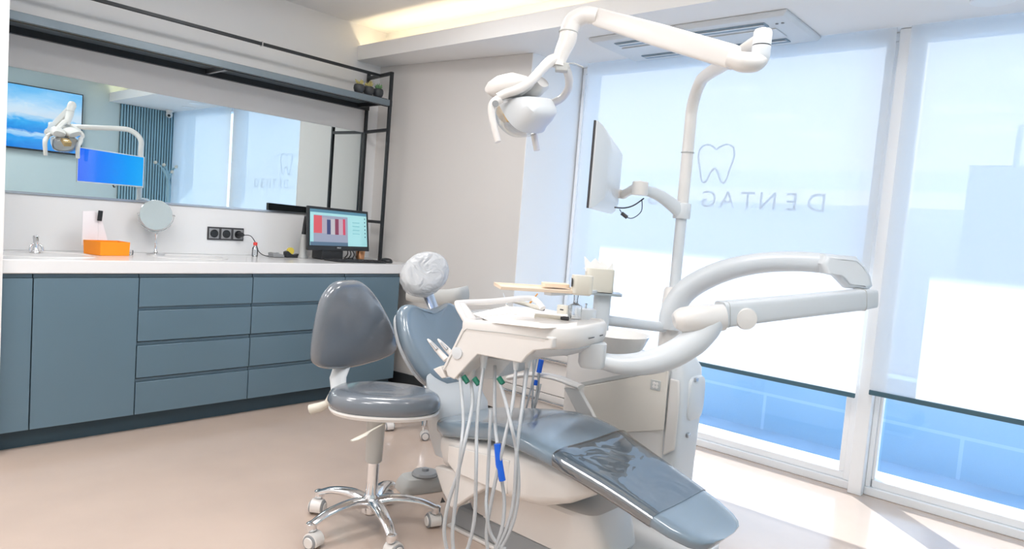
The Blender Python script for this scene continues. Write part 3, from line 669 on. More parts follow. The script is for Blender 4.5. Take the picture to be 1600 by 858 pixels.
# assistant's stool behind the dental chair
AX, AY = 2.86, 3.14
as_ = thing('assistant_stool', 'grey assistant stool with curved arm support behind the dental chair', 'stool', (AX, AY, 0))
for k in range(5):
    a = math.radians(155 - 72 * k); d = Vector((math.cos(a), math.sin(a), 0)); s0 = Vector((AX, AY, 0))
    MB().tube([s0 + d * .02 + Vector((0, 0, .12)), s0 + d * .12 + Vector((0, 0, .115)), s0 + d * .23 + Vector((0, 0, .08))], [.02, .017, .012], 12, ry=[.014, .012, .009], up=(0, 0, 1)).build('leg', 'chrome', as_)
    caster(as_, AX + d.x * .225, AY + d.y * .225, a + 1.7, .078)
MB().lathe([(.03, .09), (.033, .13), (.025, .14), (.025, .38)], (AX, AY, 0), n=20).build('gas_lift', 'chrome', as_)
MB().lathe([(.034, .36), (.042, .37), (.042, .56), (.06, .585)], (AX, AY, 0), n=24).build('column_cover', 'plastic_white', as_)
mb = MB(); mb.ring_loft([rrect((AX, AY, .605 + h), (.8, -.6, 0), (.6, .8, 0), .20 * s_, .18 * s_, 2.3, 32) for s_, h in ((.05, -.02), (.92, -.02), (1, .0), (1, .02), (.94, .04), (.8, .05), (.05, .048))]); mb.build('seat', 'upholstery', as_)
mb = MB(); mb.ring_loft([rrect((AX, AY, .58 + h), (.8, -.6, 0), (.6, .8, 0), .19 * s_, .17 * s_, 2.3, 32) for s_, h in ((.4, -.02), (.95, -.01), (1, .0), (.9, .004))]); mb.build('seat_pan', 'plastic_white', as_)
arm = [Dp(637, 458, 3.95), Dp(655, 462, 3.9), Dp(690, 464, 3.75), Dp(714, 462, 3.7), Dp(730, 458, 3.75)]
MB().tube(spline(arm, 6), .016, 14, ry=.042, up=(0, 0, 1)).build('arm_support', 'plastic_grey', as_)
MB().tube([Dp(690, 470, 3.78), Dp(694, 505, 3.80), Vector((AX - .02, AY - .04, .585))], [.026, .026, .024], 12, ry=.012).build('arm_bracket', 'plastic_grey', as_)

# ================================================================== DENTAL CHAIR
CX = 2.12
dc = thing('dental_chair', 'reclined grey dental chair with wrapped headrest and drooping leg rest', 'dental chair', (CX, 1.6, 0))
# seat and leg rest: one long upholstered pad; rings along (y, z top, half width, thickness)
prof = [(2.075, .468, .05, .035), (2.07, .478, .13, .055), (2.05, .488, .185, .078), (2.0, .498, .212, .088), (1.87, .525, .214, .09), (1.74, .552, .218, .088), (1.64, .562, .235, .085), (1.54, .560, .246, .082), (1.44, .545, .242, .078), (1.36, .525, .226, .076), (1.205, .484, .205, .070), (1.11, .455, .194, .066), (1.03, .430, .190, .062), (.96, .408, .182, .058), (.90, .389, .160, .054), (.87, .380, .135, .050), (.852, .374, .10, .04), (.845, .368, .04, .025)]
def pad(pr, w_add=0, t_add=0, name='seat', m='upholstery_window_sheen', dish=.012, par=None, mid=None, zoff=0):
    n = len(pr); rings = []
    for i, (y, z, w, t_) in enumerate(pr):
        a = pr[max(i - 1, 0)]; b = pr[min(i + 1, n - 1)]
        tg = Vector((0, b[0] - a[0], b[1] - a[1])).normalized()
        up = Vector((0, -tg.z, tg.y)) * -1 if tg.y < 0 else Vector((0, -tg.z, tg.y))
        if i < 3: up = Vector((0, .1, 1)).normalized()
        c = Vector((CX, y, z + zoff)) - up * (t_ / 2); r = []
        N = 48
        for k in range(N):
            th = k * 2 * PI / N; ct, s_ = math.cos(th), math.sin(th)
            X_ = (w + w_add) * math.copysign(abs(ct) ** .42, ct); Z_ = (t_ + t_add) / 2 * math.copysign(abs(s_) ** .62, s_)
            if s_ > 0: Z_ -= dish * (1 - (X_ / (w + w_add + 1e-6)) ** 2) * min(1, w / .15)
            r.append(c + Vector((X_, 0, 0)) + up * Z_)
        rings.append(r)
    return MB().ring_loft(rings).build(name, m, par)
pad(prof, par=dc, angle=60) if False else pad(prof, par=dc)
# clear foil over the leg rest
cov = [(y, z, w, t_) for (y, z, w, t_) in prof if 1.08 < y < 1.40]
fo = pad([(1.405, .540, .235, .077), (1.40, .541, .236, .079)] + cov + [(1.02, .4275, .188, .0615)], w_add=.0035, t_add=.007, name='foil_cover', m='foil_clear', par=dc)
# seat shell under the pad
sh = MB()
rr_ = []
for y, zt, zb, w in ((2.03, .40, .375, .14), (2.02, .42, .34, .18), (1.98, .432, .29, .198), (1.80, .455, .275, .20), (1.62, .475, .265, .205), (1.48, .478, .285, .20), (1.38, .462, .325, .18), (1.30, .442, .375, .14), (1.27, .435, .41, .10)):
    rr_.append(rrect((CX, y, (zt + zb) / 2), (1, 0, 0), (0, 0, 1), w, (zt - zb) / 2, 4.5, 36))
sh.ring_loft(rr_); sh.build('seat_shell', 'plastic_white', dc)
MB().prism([(1.914, 1.95, .40), (1.914, 1.62, .43), (1.914, 1.62, .30), (1.914, 1.90, .30), (1.914, 1.95, .33)], (.01, 0, 0)).build('shell_panel', 'plastic_white', dc, bevel=.004)
# lift column housing and base
hs = MB()
hs.ring_loft([rrect((CX + .06, y0, z), (1, 0, 0), (0, 1, 0), w, l, 6, 40) for z, y0, w, l in ((.10, 1.62, .13, .34), (.14, 1.62, .135, .36), (.20, 1.64, .145, .36), (.262, 1.66, .15, .35), (.275, 1.66, .14, .34))])
hs.build('lift_housing', 'plastic_white', dc)
MB().prism([Xp(678, 729, 1.93), Xp(722, 738, 1.93), Xp(752, 744, 1.93), Xp(768, 757, 1.93), Xp(740, 774, 1.93), Xp(712, 793, 1.93), Xp(704, 795, 1.93), Xp(690, 768, 1.93)], (.05, 0, 0)).build('side_cover', 'plastic_white', dc, bevel=.008)
MB().prism([Xp(688, 786, 1.9285), Xp(696, 785, 1.9285), Xp(691, 777, 1.9285)], (.0006, 0, 0)).build('warning_mark', 'plastic_dark', dc, smooth=False)
MB().box((2.02, .98, .0), (2.62, 2.03, .014)).build('base_rim', 'plastic_white', dc, bevel=.004)
MB().prism([(2.032, 2.01, .0145), (2.032, 1.02, .0145), (2.05, 1.02, .095), (2.05, 2.0, .095)], (.54, 0, 0)).build('base_plate', 'rubber_grey', dc, bevel=.01)
MB().prism([(2.045, 1.86, .0955), (2.045, 1.05, .0955), (2.07, 1.06, .125), (2.07, 1.84, .125)], (.50, 0, 0)).build('base_cover', 'plastic_white', dc, bevel=.008)
# backrest
bkP = Vector((CX, 2.20, .60)); bkN = Vector((0, -.87, .49)).normalized()
bk = [(668, 484), (650, 481), (636, 477), (627, 479), (621, 489), (622, 512), (629, 538), (640, 562), (655, 585), (672, 602), (692, 612)]
L_ = [Pp(x, y, bkP, bkN) for x, y in bk]
L_[0].x = CX
L_ = spline(L_, 4)
R_ = [Vector((2 * CX - p.x, p.y, p.z)) for p in L_[1:]][::-1]
bl = L_ + R_
mb = MB(); cushion(mb, bl, bkN, .075, .034, crown=-.012); mb.build('backrest', 'upholstery_window_sheen', dc)
bc = sum(bl, Vector()) / len(bl)
mb = MB(); cushion(mb, [p + (bc - p) * .08 - bkN * .048 for p in bl], bkN, .03, .014); mb.build('back_shell', 'plastic_cool', dc)
MB().ring_loft([rrect((CX, 2.16, .60), (1, 0, 0), (0, .5, .86), .15, .05, 4, 28), rrect((CX, 2.12, .50), (1, 0, 0), (0, 1, .0), .16, .06, 4, 28), rrect((CX, 2.09, .38), (1, 0, 0), (0, 1, 0), .15, .065, 4, 28), rrect((CX, 2.07, .30), (1, 0, 0), (0, 1, 0), .13, .06, 4, 28)]).build('back_hinge', 'plastic_cool', dc)
# headrest stem, pad and its clear wrap
MB().tube([Pp(688, 520, bkP - bkN * .05, bkN), Pp(678, 484, bkP - bkN * .045, bkN), Pp(668, 458, bkP - bkN * .05, bkN), Pp(664, 440, bkP - bkN * .05, bkN)], [.032, .033, .036, .036], 16, ry=.011, up=bkN).build('headrest_stem', 'steel', dc)
hc = Xp(659, 428, CX); hc.y -= .02
hn = Vector((-.38, -.72, .58)).normalized(); hu = hn.cross(Vector((0, 0, 1))).normalized(); hv = hu.cross(hn).normalized()
if hv.z < 0: hv = -hv
dd = (hv * .80 + hu * -.0).normalized()
def hring(s_, h, wob=0):
    out_ = []
    for k in range(36):
        a = k * 2 * PI / 36; w = 1 + (random.random() - .5) * wob
        out_.append(hc + (hu * .74 - hv * .67) * (math.cos(a) * .118 * s_ * w) + (hu * .67 + hv * .74) * (math.sin(a) * .092 * s_ * w) + hn * h)
    return out_
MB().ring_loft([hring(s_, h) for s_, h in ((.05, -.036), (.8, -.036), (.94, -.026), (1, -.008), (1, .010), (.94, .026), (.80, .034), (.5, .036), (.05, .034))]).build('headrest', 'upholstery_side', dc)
random.seed(4)
MB().ring_loft([hring(s_ * 1.03, h, w_) for s_, h, w_ in ((.35, -.052, .05), (.75, -.048, .08), (.98, -.034, .07), (1.05, -.010, .03), (1.05, .012, .02), (.99, .032, .02), (.84, .044, .03), (.5, .048, .04), (.2, .047, .02), (.02, .046, 0))]).build('headrest_wrap', 'wrap_film', dc)
# arm rest on the far side
ar = [Xp(797, 590, 2.46), Xp(830, 585, 2.46), Xp(868, 590, 2.46), Xp(893, 599, 2.46), Xp(908, 605, 2.46)]
MB().tube(spline(ar, 5), interp([.030, .034, .034, .032, .026], 21, 21), 16, ry=.012, up=(0, 0, 1)).build('armrest', 'plastic_white', dc)
MB().prism([Xp(880, 606, 2.45), Xp(904, 608, 2.45), Xp(922, 640, 2.45), Xp(936, 668, 2.45), Xp(912, 668, 2.45), Xp(898, 640, 2.45)], (.02, 0, 0)).build('armrest_support', 'plastic_white', dc, bevel=.004)

# foot control
fc = Zp(655, 765, .0)
fx, fy = fc.x, fc.y
t = thing('foot_control', 'grey foot control with a round disc pedal on the floor', 'foot pedal', (fx, fy, 0))
MB().ring_loft([rrect((fx + .05, fy, z), (.95, -.3, 0), (.3, .95, 0), w, l, 5, 36) for z, w, l in ((.001, .15, .075), (.02, .15, .075), (.045, .14, .068), (.065, .125, .058))]).build('pedal_base', 'plastic_grey', t)
MB().lathe([(.062, 0), (.064, .008), (.056, .018), (.030, .022), (.018, .022), (.016, .034), (.001, .038)], (fx + .03, fy + .0, .066), n=28).build('disc_pedal', 'rubber_grey', t)

# ================================================================== DENTAL UNIT (tower, bowl, pole, swinging arm)
PXY = Vector((2.786, 1.476, 0))
du = thing('dental_unit', 'white dental unit tower with side cabinet, pole and arched swing arm', 'dental unit', (2.82, 1.5, 0))
def vring(x0, x1, y0, y1, z, e=7, n=40): return rrect(((x0 + x1) / 2, (y0 + y1) / 2, z), (1, 0, 0), (0, 1, 0), (x1 - x0) / 2, (y1 - y0) / 2, e, n)
MB().ring_loft([vring(2.66, 2.98, 1.395, 1.98, z) if z < .3 else vring(2.66, 2.97, 1.395 + .0, 1.97, z) for z in (.02, .025, .3, .72, .74)]).build('side_cabinet', 'plastic_white', du)
MB().prism([Xp(907, 598, 2.655), Xp(1046, 571, 2.655), Xp(1046, 578, 2.655), Xp(907, 603, 2.655)], (.006, 0, 0)).build('cabinet_seam', 'plastic_grey', du, smooth=False)
MB().prism([Xp(912, 604, 2.652), Xp(1044, 579, 2.652), Xp(1036, 672, 2.652), Xp(915, 680, 2.652)], (.01, 0, 0)).build('cabinet_door', 'panel_beige', du, bevel=.003)
bd = Xp(1024, 602, 2.649)
e_ = MB().box((bd.x, bd.y - .024, bd.z - .022), (bd.x + .003, bd.y + .024, bd.z + .022)).build('emblem_badge', 'plastic_grey', du, bevel=.002)
em_ = MB()
for k in range(4):
    a = PI / 4 + k * PI / 2; em_.lathe([(.007, 0), (.007, .0012), (.001, .0015)], (bd.x - .0002, bd.y + math.cos(a) * .010, bd.z + math.sin(a) * .010), (-1, 0, 0), 12)
em_.build('emblem', 'plastic_white', e_)
# tower at the window end of the cabinet
MB().ring_loft([vring(2.69, 2.90, 1.345, 1.50, .02), vring(2.69, 2.90, 1.345, 1.50, .30), vring(2.68, 2.90, 1.335, 1.50, .60), vring(2.69, 2.89, 1.345, 1.50, .74, 5), vring(2.71, 2.87, 1.37, 1.50, .785, 4), vring(2.74, 2.84, 1.39, 1.49, .79, 4)]).build('tower', 'plastic_cool', du)
MB().prism([(2.672, 1.398, .70), (2.672, 1.355, .70), (2.672, 1.345, .62), (2.672, 1.345, .40), (2.672, 1.398, .36)], (.012, 0, 0)).build('tower_cover', 'plastic_white', du, bevel=.01)
MB().ring_loft([rrect((2.81, 1.342 - o, .61), (1, 0, 0), (0, 0, 1), w, l, 4, 28) for o, w, l in ((0, .075, .10), (.012, .072, .095), (.018, .06, .08))]).build('service_hatch', 'plastic_cool', du)
for z in (.69, .44): MB().box((2.76, 1.318 + (.010 if z < .6 else 0), z), (2.785, 1.330 + (.010 if z < .6 else 0), z + .018)).build('hatch_latch', 'steel', du, bevel=.003)
# bowl
bw = Vector((2.72, 1.72, .80))
MB().lathe([(.03, -.10), (.05, -.095), (.075, -.06), (.13, -.02), (.155, .035), (.160, .042), (.150, .038), (.12, -.008), (.06, -.03), (.001, -.034)], bw + Vector((0, 0, .0)), n=40).build('cuspidor_bowl', 'ceramic', du)
MB().ring_loft([vring(2.66, 2.86, 1.60, 1.86, .735), vring(2.68, 2.84, 1.62, 1.84, .745)]).build('bowl_deck', 'plastic_cool', du)
# pole: lower square sleeve, post, upper tube bending to the lamp elbow
EL = Dp(1190, 72, 2.16)
MB().lathe([(.050, .80), (.050, .98), (.046, 1.07), (.036, 1.085)], PXY, n=28).build('pole_socket', 'plastic_white', du)
MB().lathe([(.024, 1.08), (.024, 1.42)], PXY, n=24).build('pole', 'plastic_cool', du)
pt = [PXY + Vector((0, 0, z)) for z in (1.41, 1.55, 1.70, 1.80, 1.86)] ; dr = (EL - PXY); dr.z = 0; dr.normalize()
bend = [PXY + dr * .03 + Vector((0, 0, 1.915)), PXY + dr * .09 + Vector((0, 0, 1.958)), PXY + dr * .18 + Vector((0, 0, 1.975))]
MB().tube(spline(pt + bend + [PXY + dr * .5 + Vector((0, 0, (1.975 + EL.z + .02) / 2)), Vector((EL.x, EL.y, EL.z + .02)) - dr * .01], 5), .0255, 20).build('lamp_pole', 'plastic_white', du)
MB().lathe([(.029, 0), (.029, .004)], PXY + Vector((0, 0, 1.68)), n=24).build('pole_joint_ring', 'plastic_grey', du)
# arched arm -> elbow -> parallel arm -> knuckle -> lower arm
A0 = Vector((2.77, 1.46, .93)); E3 = Dp(1352, 428, 2.86)
ap = [(1046, 515, 3.06), (1050, 490, 3.06), (1068, 458, 3.05), (1105, 434, 3.02), (1150, 418, 2.99), (1200, 410, 2.96), (1255, 409, 2.92), (1300, 413, 2.89), (1335, 417, 2.87)]
pts = spline([Dp(*p) for p in ap], 5)
MB().tube(pts, interp([.046, .05, .048, .046, .044, .042, .042, .042, .044], len(pts), len(pts)), 24, ry=interp([.050, .060, .064, .062, .056, .050, .045, .044, .044], len(pts), len(pts)), up=None).build('arch_arm', 'plastic_cool', du)
ec = Dp(1345, 440, 2.865)
mb = MB(); er = []
for px, py, w, h in ((1312, 414, .040, .044), (1332, 424, .045, .055), (1348, 434, .045, .068), (1350, 450, .043, .050)):
    pass
fw = Vector((.751, .66, 0)); rt = Vector((.66, -.751, 0))
out2 = [(1290, 398), (1318, 399), (1343, 402), (1356, 415), (1365, 432), (1368, 449), (1360, 454), (1328, 452), (1318, 442), (1308, 432), (1290, 428), (1284, 412)]
base = [Dp(x, y, 2.825) for x, y in out2]
cushion(mb, base and [p + fw * .045 for p in base], -fw, .088, .022); mb.build('arm_elbow', 'plastic_cool', du)
# parallel arm
a0 = Dp(1362, 466, 2.84); a1 = Dp(1120, 492, 2.62)
ax_ = (a1 - a0).normalized(); upv = (Vector((0, 0, 1)) - ax_ * ax_.z).normalized(); sv = ax_.cross(upv)
def arm_ring(c, w, h, e=5): return rrect(c, sv, upv, w, h, e, 28)
MB().ring_loft([arm_ring(a0 + ax_ * k * (a1 - a0).length, w, h) for k, w, h in ((-.012, .02, .025), (0, .034, .038), (.08, .038, .042), (.1, .038, .043), (.55, .038, .045), (.86, .038, .048), (.98, .038, .05))]).build('parallel_arm', 'plastic_cool', du)
for f_ in (.085, .955): MB().ring_loft([arm_ring(a0.lerp(a1, f_) + ax_ * o_, .0385 + w_, .0445 + w_ + (.005 if f_ > .5 else 0)) for o_, w_ in ((-.0015, 0), (-.001, .001), (.001, .001), (.0015, 0))]).build('joint_seam', 'plastic_grey', du)
kc = a0.lerp(a1, .70) - sv * (.038 if (sv.dot(fw) > 0) else -.038)
MB().lathe([(.040, -.01), (.042, .008), (.038, .018), (.001, .022)], Dp(1165, 498, 2.62), -fw, 32).build('arm_knob', 'plastic_white', du)
MB().lathe([(.044, -.035), (.046, 0), (.044, .03)], Dp(1352, 464, 2.845), (0, 0, 1), 28).build('elbow_joint', 'plastic_cool', du)
# knuckle
kn = [(1130, 496, 2.60), (1108, 498, 2.59), (1085, 499, 2.58), (1064, 500, 2.58), (1053, 502, 2.58)]
MB().tube(spline([Dp(*p) for p in kn], 4), interp([.040, .050, .054, .050, .030], 17, 17), 24, ry=interp([.050, .054, .054, .046, .026], 17, 17), up=(0, 0, 1)).build('knuckle', 'plastic_white', du)
la = [(1118, 496, 2.59), (1105, 513, 2.585), (1082, 535, 2.58), (1045, 557, 2.57), (1005, 568, 2.555), (965, 569, 2.54), (935, 562, 2.53)]
lp = spline([Dp(*p) for p in la], 5)
MB().tube(lp, interp([.040, .046, .050, .050, .048, .044, .03], len(lp), len(lp)), 24, ry=interp([.040, .050, .054, .050, .044, .036, .028], len(lp), len(lp)), up=(0, 0, 1)).build('lower_arm', 'plastic_cool', du)
MB().ring_loft([rrect(Dp(925, 556, 2.53) + Vector((0, 0, h)), rt, fw, .048 * s_, .045 * s_, 4, 24) for s_, h in ((.85, -.042), (1, -.03), (1, .05))]).build('arm_end_block', 'plastic_cool', du)

# ================================================================== DELIVERY UNIT
# local frame: a runs towards the arm (image right), v across (away from the camera)
ph = math.radians(30)
A_ = rt * math.cos(ph) - fw * math.sin(ph); V_ = rt * math.sin(ph) + fw * math.cos(ph); Zu = Vector((0, 0, 1))
C0 = Dp(860, 530, 2.33)                      # near top corner
def N_(px, py, off=0): return Pp(px, py, C0 + V_ * off, V_)     # pixel on the near side plane (pushed off along v)
dl = thing('delivery_unit', 'white instrument delivery head with hanging hoses, held by the arm over the chair', 'delivery unit', C0 + A_ * -.2 + V_ * .2 + Zu * -.2)
W_ = .40
side = [(694, 578), (722, 514), (731, 509), (790, 514), (850, 523), (866, 528), (863, 545), (835, 548), (825, 556), (815, 568), (745, 554), (708, 594), (697, 589)]
S_ = [N_(x, y) for x, y in side]
MB().ring_loft([[p + (sum(S_, Vector()) / len(S_) - p) * i + V_ * o for p in S_] for i, o in ((.03, 0), (0, .012), (0, W_ - .012), (.03, W_))]).build('body', 'plastic_white', dl, bevel=.004)
# top shell with chamfered arm end
topz = C0.z + .004
def T_(px, py, z): return Zp(px, py, z)
tp_out = [N_(724, 508), N_(858, 521)]
q0 = N_(722, 509); q1 = N_(862, 523)
tl = (q1 - q0).length
def tl_pt(a, v, z=0): return Vector((q0.x, q0.y, 0)) + (Vector((q1.x, q1.y, 0)) - Vector((q0.x, q0.y, 0))).normalized() * a + V_ * v + Zu * z
zt0, zt1 = q0.z, q1.z
def zt(a): return zt0 + (zt1 - zt0) * a / tl
tout = [(0, 0), (tl * .93, -.002), (tl + .03, .03), (tl + .07, .10), (tl + .075, W_ - .10), (tl + .03, W_ - .01), (tl * .9, W_), (0, W_)]
def tr_ring(s_, h): 
    ca, cv = tl * .52, W_ / 2
    return [tl_pt(ca + (a - ca) * s_, cv + (v - cv) * s_, zt(a) + h) for a, v in tout]
MB().ring_loft([tr_ring(s_, h) for s_, h in ((.90, -.06), (.97, -.045), (1, -.02), (1.0, .014), (.975, .024), (.93, .026), (.90, .018), (.02, .018))]).build('top_tray', 'plastic_white', dl, bevel=.003, angle=50)
MB().ring_loft([tr_ring(s_, h) for s_, h in ((.5, -.105), (.80, -.085), (.93, -.058), (.90, -.05))]).build('under_tray', 'plastic_cool', dl)
for k in (0, 1): MB().box((0, -.0005, 0), (.05 - .02 * k, .0005, .003), Matrix.Translation(tl_pt(tl + .0752, .14 + .10 * k, zt1 - .018)) @ Matrix.Rotation(math.atan2(V_.y, V_.x), 4, 'Z')).build('tray_slot', 'rubber_dark', dl, smooth=False)
# front grip frame
gf = [(-.005, .0), (-.035, .01), (-.04, W_ - .01), (-.005, W_)]
g_near = [tl_pt(.03, .01, zt0 + .02), Dp(735, 500, 2.50), Dp(716, 479, 2.52), Dp(722, 474, 2.54)]
g_far = [Dp(835, 466, 2.86), Dp(845, 472, 2.84), tl_pt(.05, W_ - .02, zt0 + .02)]
MB().tube(spline([N_(732, 508, .02), N_(724, 495, .02), N_(715, 477, .03), N_(722, 473.5, .07), N_(770, 471, .24), N_(824, 466, .39), N_(838, 470, .40), N_(848, 482, .38)], 6), .013, 12, ry=.010).build('grip_frame', 'plastic_white', dl)
MB().prism([N_(712, 474, .025), N_(722, 473, .05), N_(742, 500, .05), N_(730, 509, .012), N_(724, 506, .012)], V_ * .02).build('grip_cheek', 'plastic_white', dl, bevel=.004)
MB().prism([N_(690.5, 577, .0), N_(722, 512, .0), N_(728, 512, .0), N_(696, 580, .0)], V_ * W_).build('front_panel', 'plastic_white', dl, bevel=.003)
db = N_(714, 552, -.003)
MB().lathe([(.022, -.002), (.022, .002), (.019, .003)], db, -V_, 24).build('side_disc', 'plastic_cool', dl)
MB().tube([N_(694, 578, -.002), N_(724, 518, -.002), N_(729, 514, -.002), N_(792, 521, -.002), N_(857, 530, -.002)], .0012, 6).build('side_seam', 'plastic_grey', dl)
# handpieces in the front
for k, (x0, y0, x1, y1, o) in enumerate(((668, 530, 697, 562, .03), (684, 530, 708, 556, .10), (680, 528, 712, 556, .19))):
    if k == 2: continue
    h = MB().tube([N_(x1, y1, o), N_((x0 + x1) / 2, (y0 + y1) / 2, o), N_(x0 + 3, y0 + 3, o), N_(x0, y0, o)], [.012, .010, .006, .003], 14).build('handpiece', 'plastic_white', dl)
    MB().tube([N_(x0 + 5, y0 + 5, o - .006), N_(x0 + 15, y0 + 16, o - .009)], [.004, .006], 10).build('steel_tip', 'steel', h)
MB().prism([N_(688, 572, .01), N_(676, 577, .01), N_(690, 592, .01), N_(697, 590, .01)], V_ * .30).build('front_lip', 'plastic_white', dl, bevel=.004)
# hose sockets
def hose(pts, d, r, name='hose', m='hose_grey'):
    q_ = spline([Dp(x, y, (d if len(p) < 3 else p[2])) for p in pts for x, y in [p[:2]]], 6)
    return MB().tube(q_, r, 12).build(name, m, dl)
socks = [(719, 582, .03), (736, 586, .10), (755, 556, .06), (773, 552, .14), (806, 556, .03), (824, 556, .08)]
for i, (x, y, o) in enumerate(socks):
    long_ = i > 1
    MB().tube([N_(x + 2, y - 12, o), N_(x + 1, y + 2, o), N_(x, y + (22 if long_ else 12), o)], [.017, .015, .0085] if long_ else [.013, .012, .0085], 14).build('hose_socket', 'plastic_cool', dl)
MB().prism([N_(742, 556, .12), N_(708, 590, .12), N_(716, 596, .12), N_(746, 594, .12), N_(775, 592, .12), N_(800, 562, .12)], V_ * .22).build('valve_block', 'plastic_cool', dl, bevel=.006)
for x, y in ((727, 592), (744, 595), (782, 594)):
    MB().tube([N_(x - 3, y - 4, .02), N_(x + 4, y + 6, .02)], .010, 12).build('green_coupling', 'green_plastic', dl)
HS = [[(719, 592, 2.53), (724, 651), (721, 695), (714, 762), (710, 800), (707, 840), (712, 880), (724, 905)],
      [(736, 596, 2.58), (738, 632), (727, 688), (715, 740), (701, 784), (694, 829), (701, 868), (716, 898)],
      [(755, 576, 2.52), (746, 651), (744, 725), (743, 785), (740, 820), (733, 850), (720, 890)],
      [(773, 572, 2.57), (773, 651), (777, 694)],
      [(784, 750, 2.30), (788, 784), (785, 822), (775, 855), (768, 885), (757, 905)],
      [(778, 590, 2.50), (788, 621), (799, 666), (806, 699), (810, 744), (809, 780), (801, 818), (785, 853), (768, 880), (752, 900)],
      [(806, 576, 2.44), (801, 629), (788, 688), (775, 747), (766, 792), (760, 833), (764, 870), (772, 900)],
      [(824, 576, 2.44), (817, 629), (808, 699), (803, 777), (793, 821), (778, 855), (765, 880)],
      [(767, 640, 2.40), (762, 747), (760, 795), (766, 832), (780, 852), (790, 858)]]
for h in HS:
    n = len(h); d0 = h[0][2]; hh = [(p[0], p[1], d0 + (2.28 - d0) * min(1, i / 2)) for i, p in enumerate(h)]
    hose(hh, 2.3, .0062)
MB().tube([Dp(777, 694, 2.28), Dp(780, 725, 2.28), Dp(785, 751, 2.28)], [.011, .0125, .011], 14).build('blue_sleeve', 'blue_plastic', dl)

# ---- things lying on the delivery unit
dz = topz
def on_tray(px, py, extra=0):
    """point on the tray surface at this picture spot"""
    z = zt0 + .02
    for _ in range(6):
        p = Zp(px, py, z); a = (p - q0).dot((q1 - q0).normalized()); z = zt(a) + .0185
    return Zp(px, py, z) + Zu * extra
random.seed(3)
sheet = [on_tray(x, y, .0035) for x, y in ((738, 492), (790, 480), (850, 484), (905, 496), (900, 512), (850, 515), (770, 506))]
tag(MB().prism(sheet, (0, 0, .0012)).build('tray_liner', 'tissue', smooth=False), 'pale paper liner lying on the delivery tray', 'paper')
lb_ = ['white plastic syringe lying on the delivery tray, nearest the steel head', 'white plastic wrapped handpiece across the middle of the delivery tray']
for k, (p, q_, lb) in enumerate((((800, 474), (845, 487), lb_[0]), ((836, 500), (876, 503), lb_[1]))):
    t = thing('dental_handpiece', lb, 'handpiece', on_tray(*p, .02), 'wrapped handpieces on the tray')
    a, b = on_tray(*p, .014), on_tray(*q_, .014); d = (b - a).normalized()
    MB().tube([a, a.lerp(b, .5), b], [.011, .010, .008], 14).build('grip', 'plastic_cream', t)
    MB().tube([b, b + d * .012, b + d * .03], [.006, .008, .007], 12).build('connector', 'rubber_dark', t)
def instrument(name, lb, x0, y0, x1, y1, m, r=.0035, up=.06):
    b = on_tray(x1, y1, .006); a = Dp(x0, y0, (b - EYE).dot(CR @ Vector((0, 0, -1))) + .03)
    o = MB().tube([a, a.lerp(b, .5), b], [r * .6, r, r], 8).build(name, m); tag(o, lb, 'instrument'); return o
instrument('dental_probe', 'thin pale probe standing up from the delivery tray', 786, 458, 792, 478, 'plastic_cool')
instrument('saliva_tip', 'curved white suction tip on the delivery tray', 790, 476, 806, 494, 'plastic_white', .005)
instrument('marker_pen', 'orange pen with dark tip leaning behind the delivery tray', 840, 459, 826, 478, 'orange_pen', .0045)
t = thing('glass_bottle', 'small clear dispenser bottle with neck on the delivery tray', 'bottle', on_tray(896, 500))
gb = on_tray(897, 501, .002)
MB().ring_loft([rrect(gb + Zu * h, A_, V_, w, w, e, 24) for h, w, e in ((0, .022, 5), (.055, .022, 5), (.062, .012, 3), (.066, .009, 2), (.078, .008, 2), (.10, .010, 2))]).build('bottle_body', 'clear_plastic', t)
MB().lathe([(.011, .10), (.011, .114), (.004, .118)], gb, n=16).build('stopper', 'plastic_cool', t)
t = thing('material_box', 'small cream box behind the glass bottle on the delivery tray', 'box', on_tray(882, 493))
mbx = on_tray(880, 492, .002)
MB().ring_loft([rrect(mbx + Zu * h, A_, V_, .024 * s_, .018 * s_, 8, 24) for h, s_ in ((0, 1), (.036, 1), (.038, .94))]).build('box_body', 'plastic_cream', t)
MB().box((-.008, -.0186, .018), (.008, -.018, .023), Matrix.Translation(mbx) @ Matrix.Rotation(math.atan2(A_.y, A_.x), 4, 'Z')).build('dark_mark', 'rubber_dark', t, smooth=False)
# small tray table on its post
tt = thing('instrument_tray_table', 'small beige tray on a post and bracket above the delivery head', 'tray', on_tray(914, 500))
pc = on_tray(914, 498, .001)
MB().lathe([(.042, 0), (.042, .034), (.040, .038), (.001, .040)], pc, n=36).build('post_base', 'plastic_cool', tt)
MB().lathe([(.004, .04), (.003, .052), (.005, .054), (.004, .060)], pc + A_ * -.0, n=12).build('clamp_screw', 'steel', tt)
pp = on_tray(938, 494, .0)
MB().lathe([(.021, 0.001), (.021, .062), (.0205, .063), (.0205, .066), (.021, .067), (.021, .125), (.018, .131), (.001, .133)], pp, n=28).build('post', 'plastic_cool', tt)
tz = Dp(850, 453, 2.50)
TZ = pp.z + .105
def TR(x, y, z=TZ): return Zp(x, y, z)
c_l = Dp(783, 446, 2.42); c_r = Dp(905, 460, 2.48)
dt = (c_r - c_l); dt.z = 0; dt.normalize(); nt_ = Vector((-dt.y, dt.x, 0))
if nt_.dot(fw) < 0: nt_ = -nt_
zc = (c_l.z + c_r.z) / 2
P0 = Vector((c_l.x, c_l.y, zc)); P1 = Vector((c_r.x, c_r.y, zc))
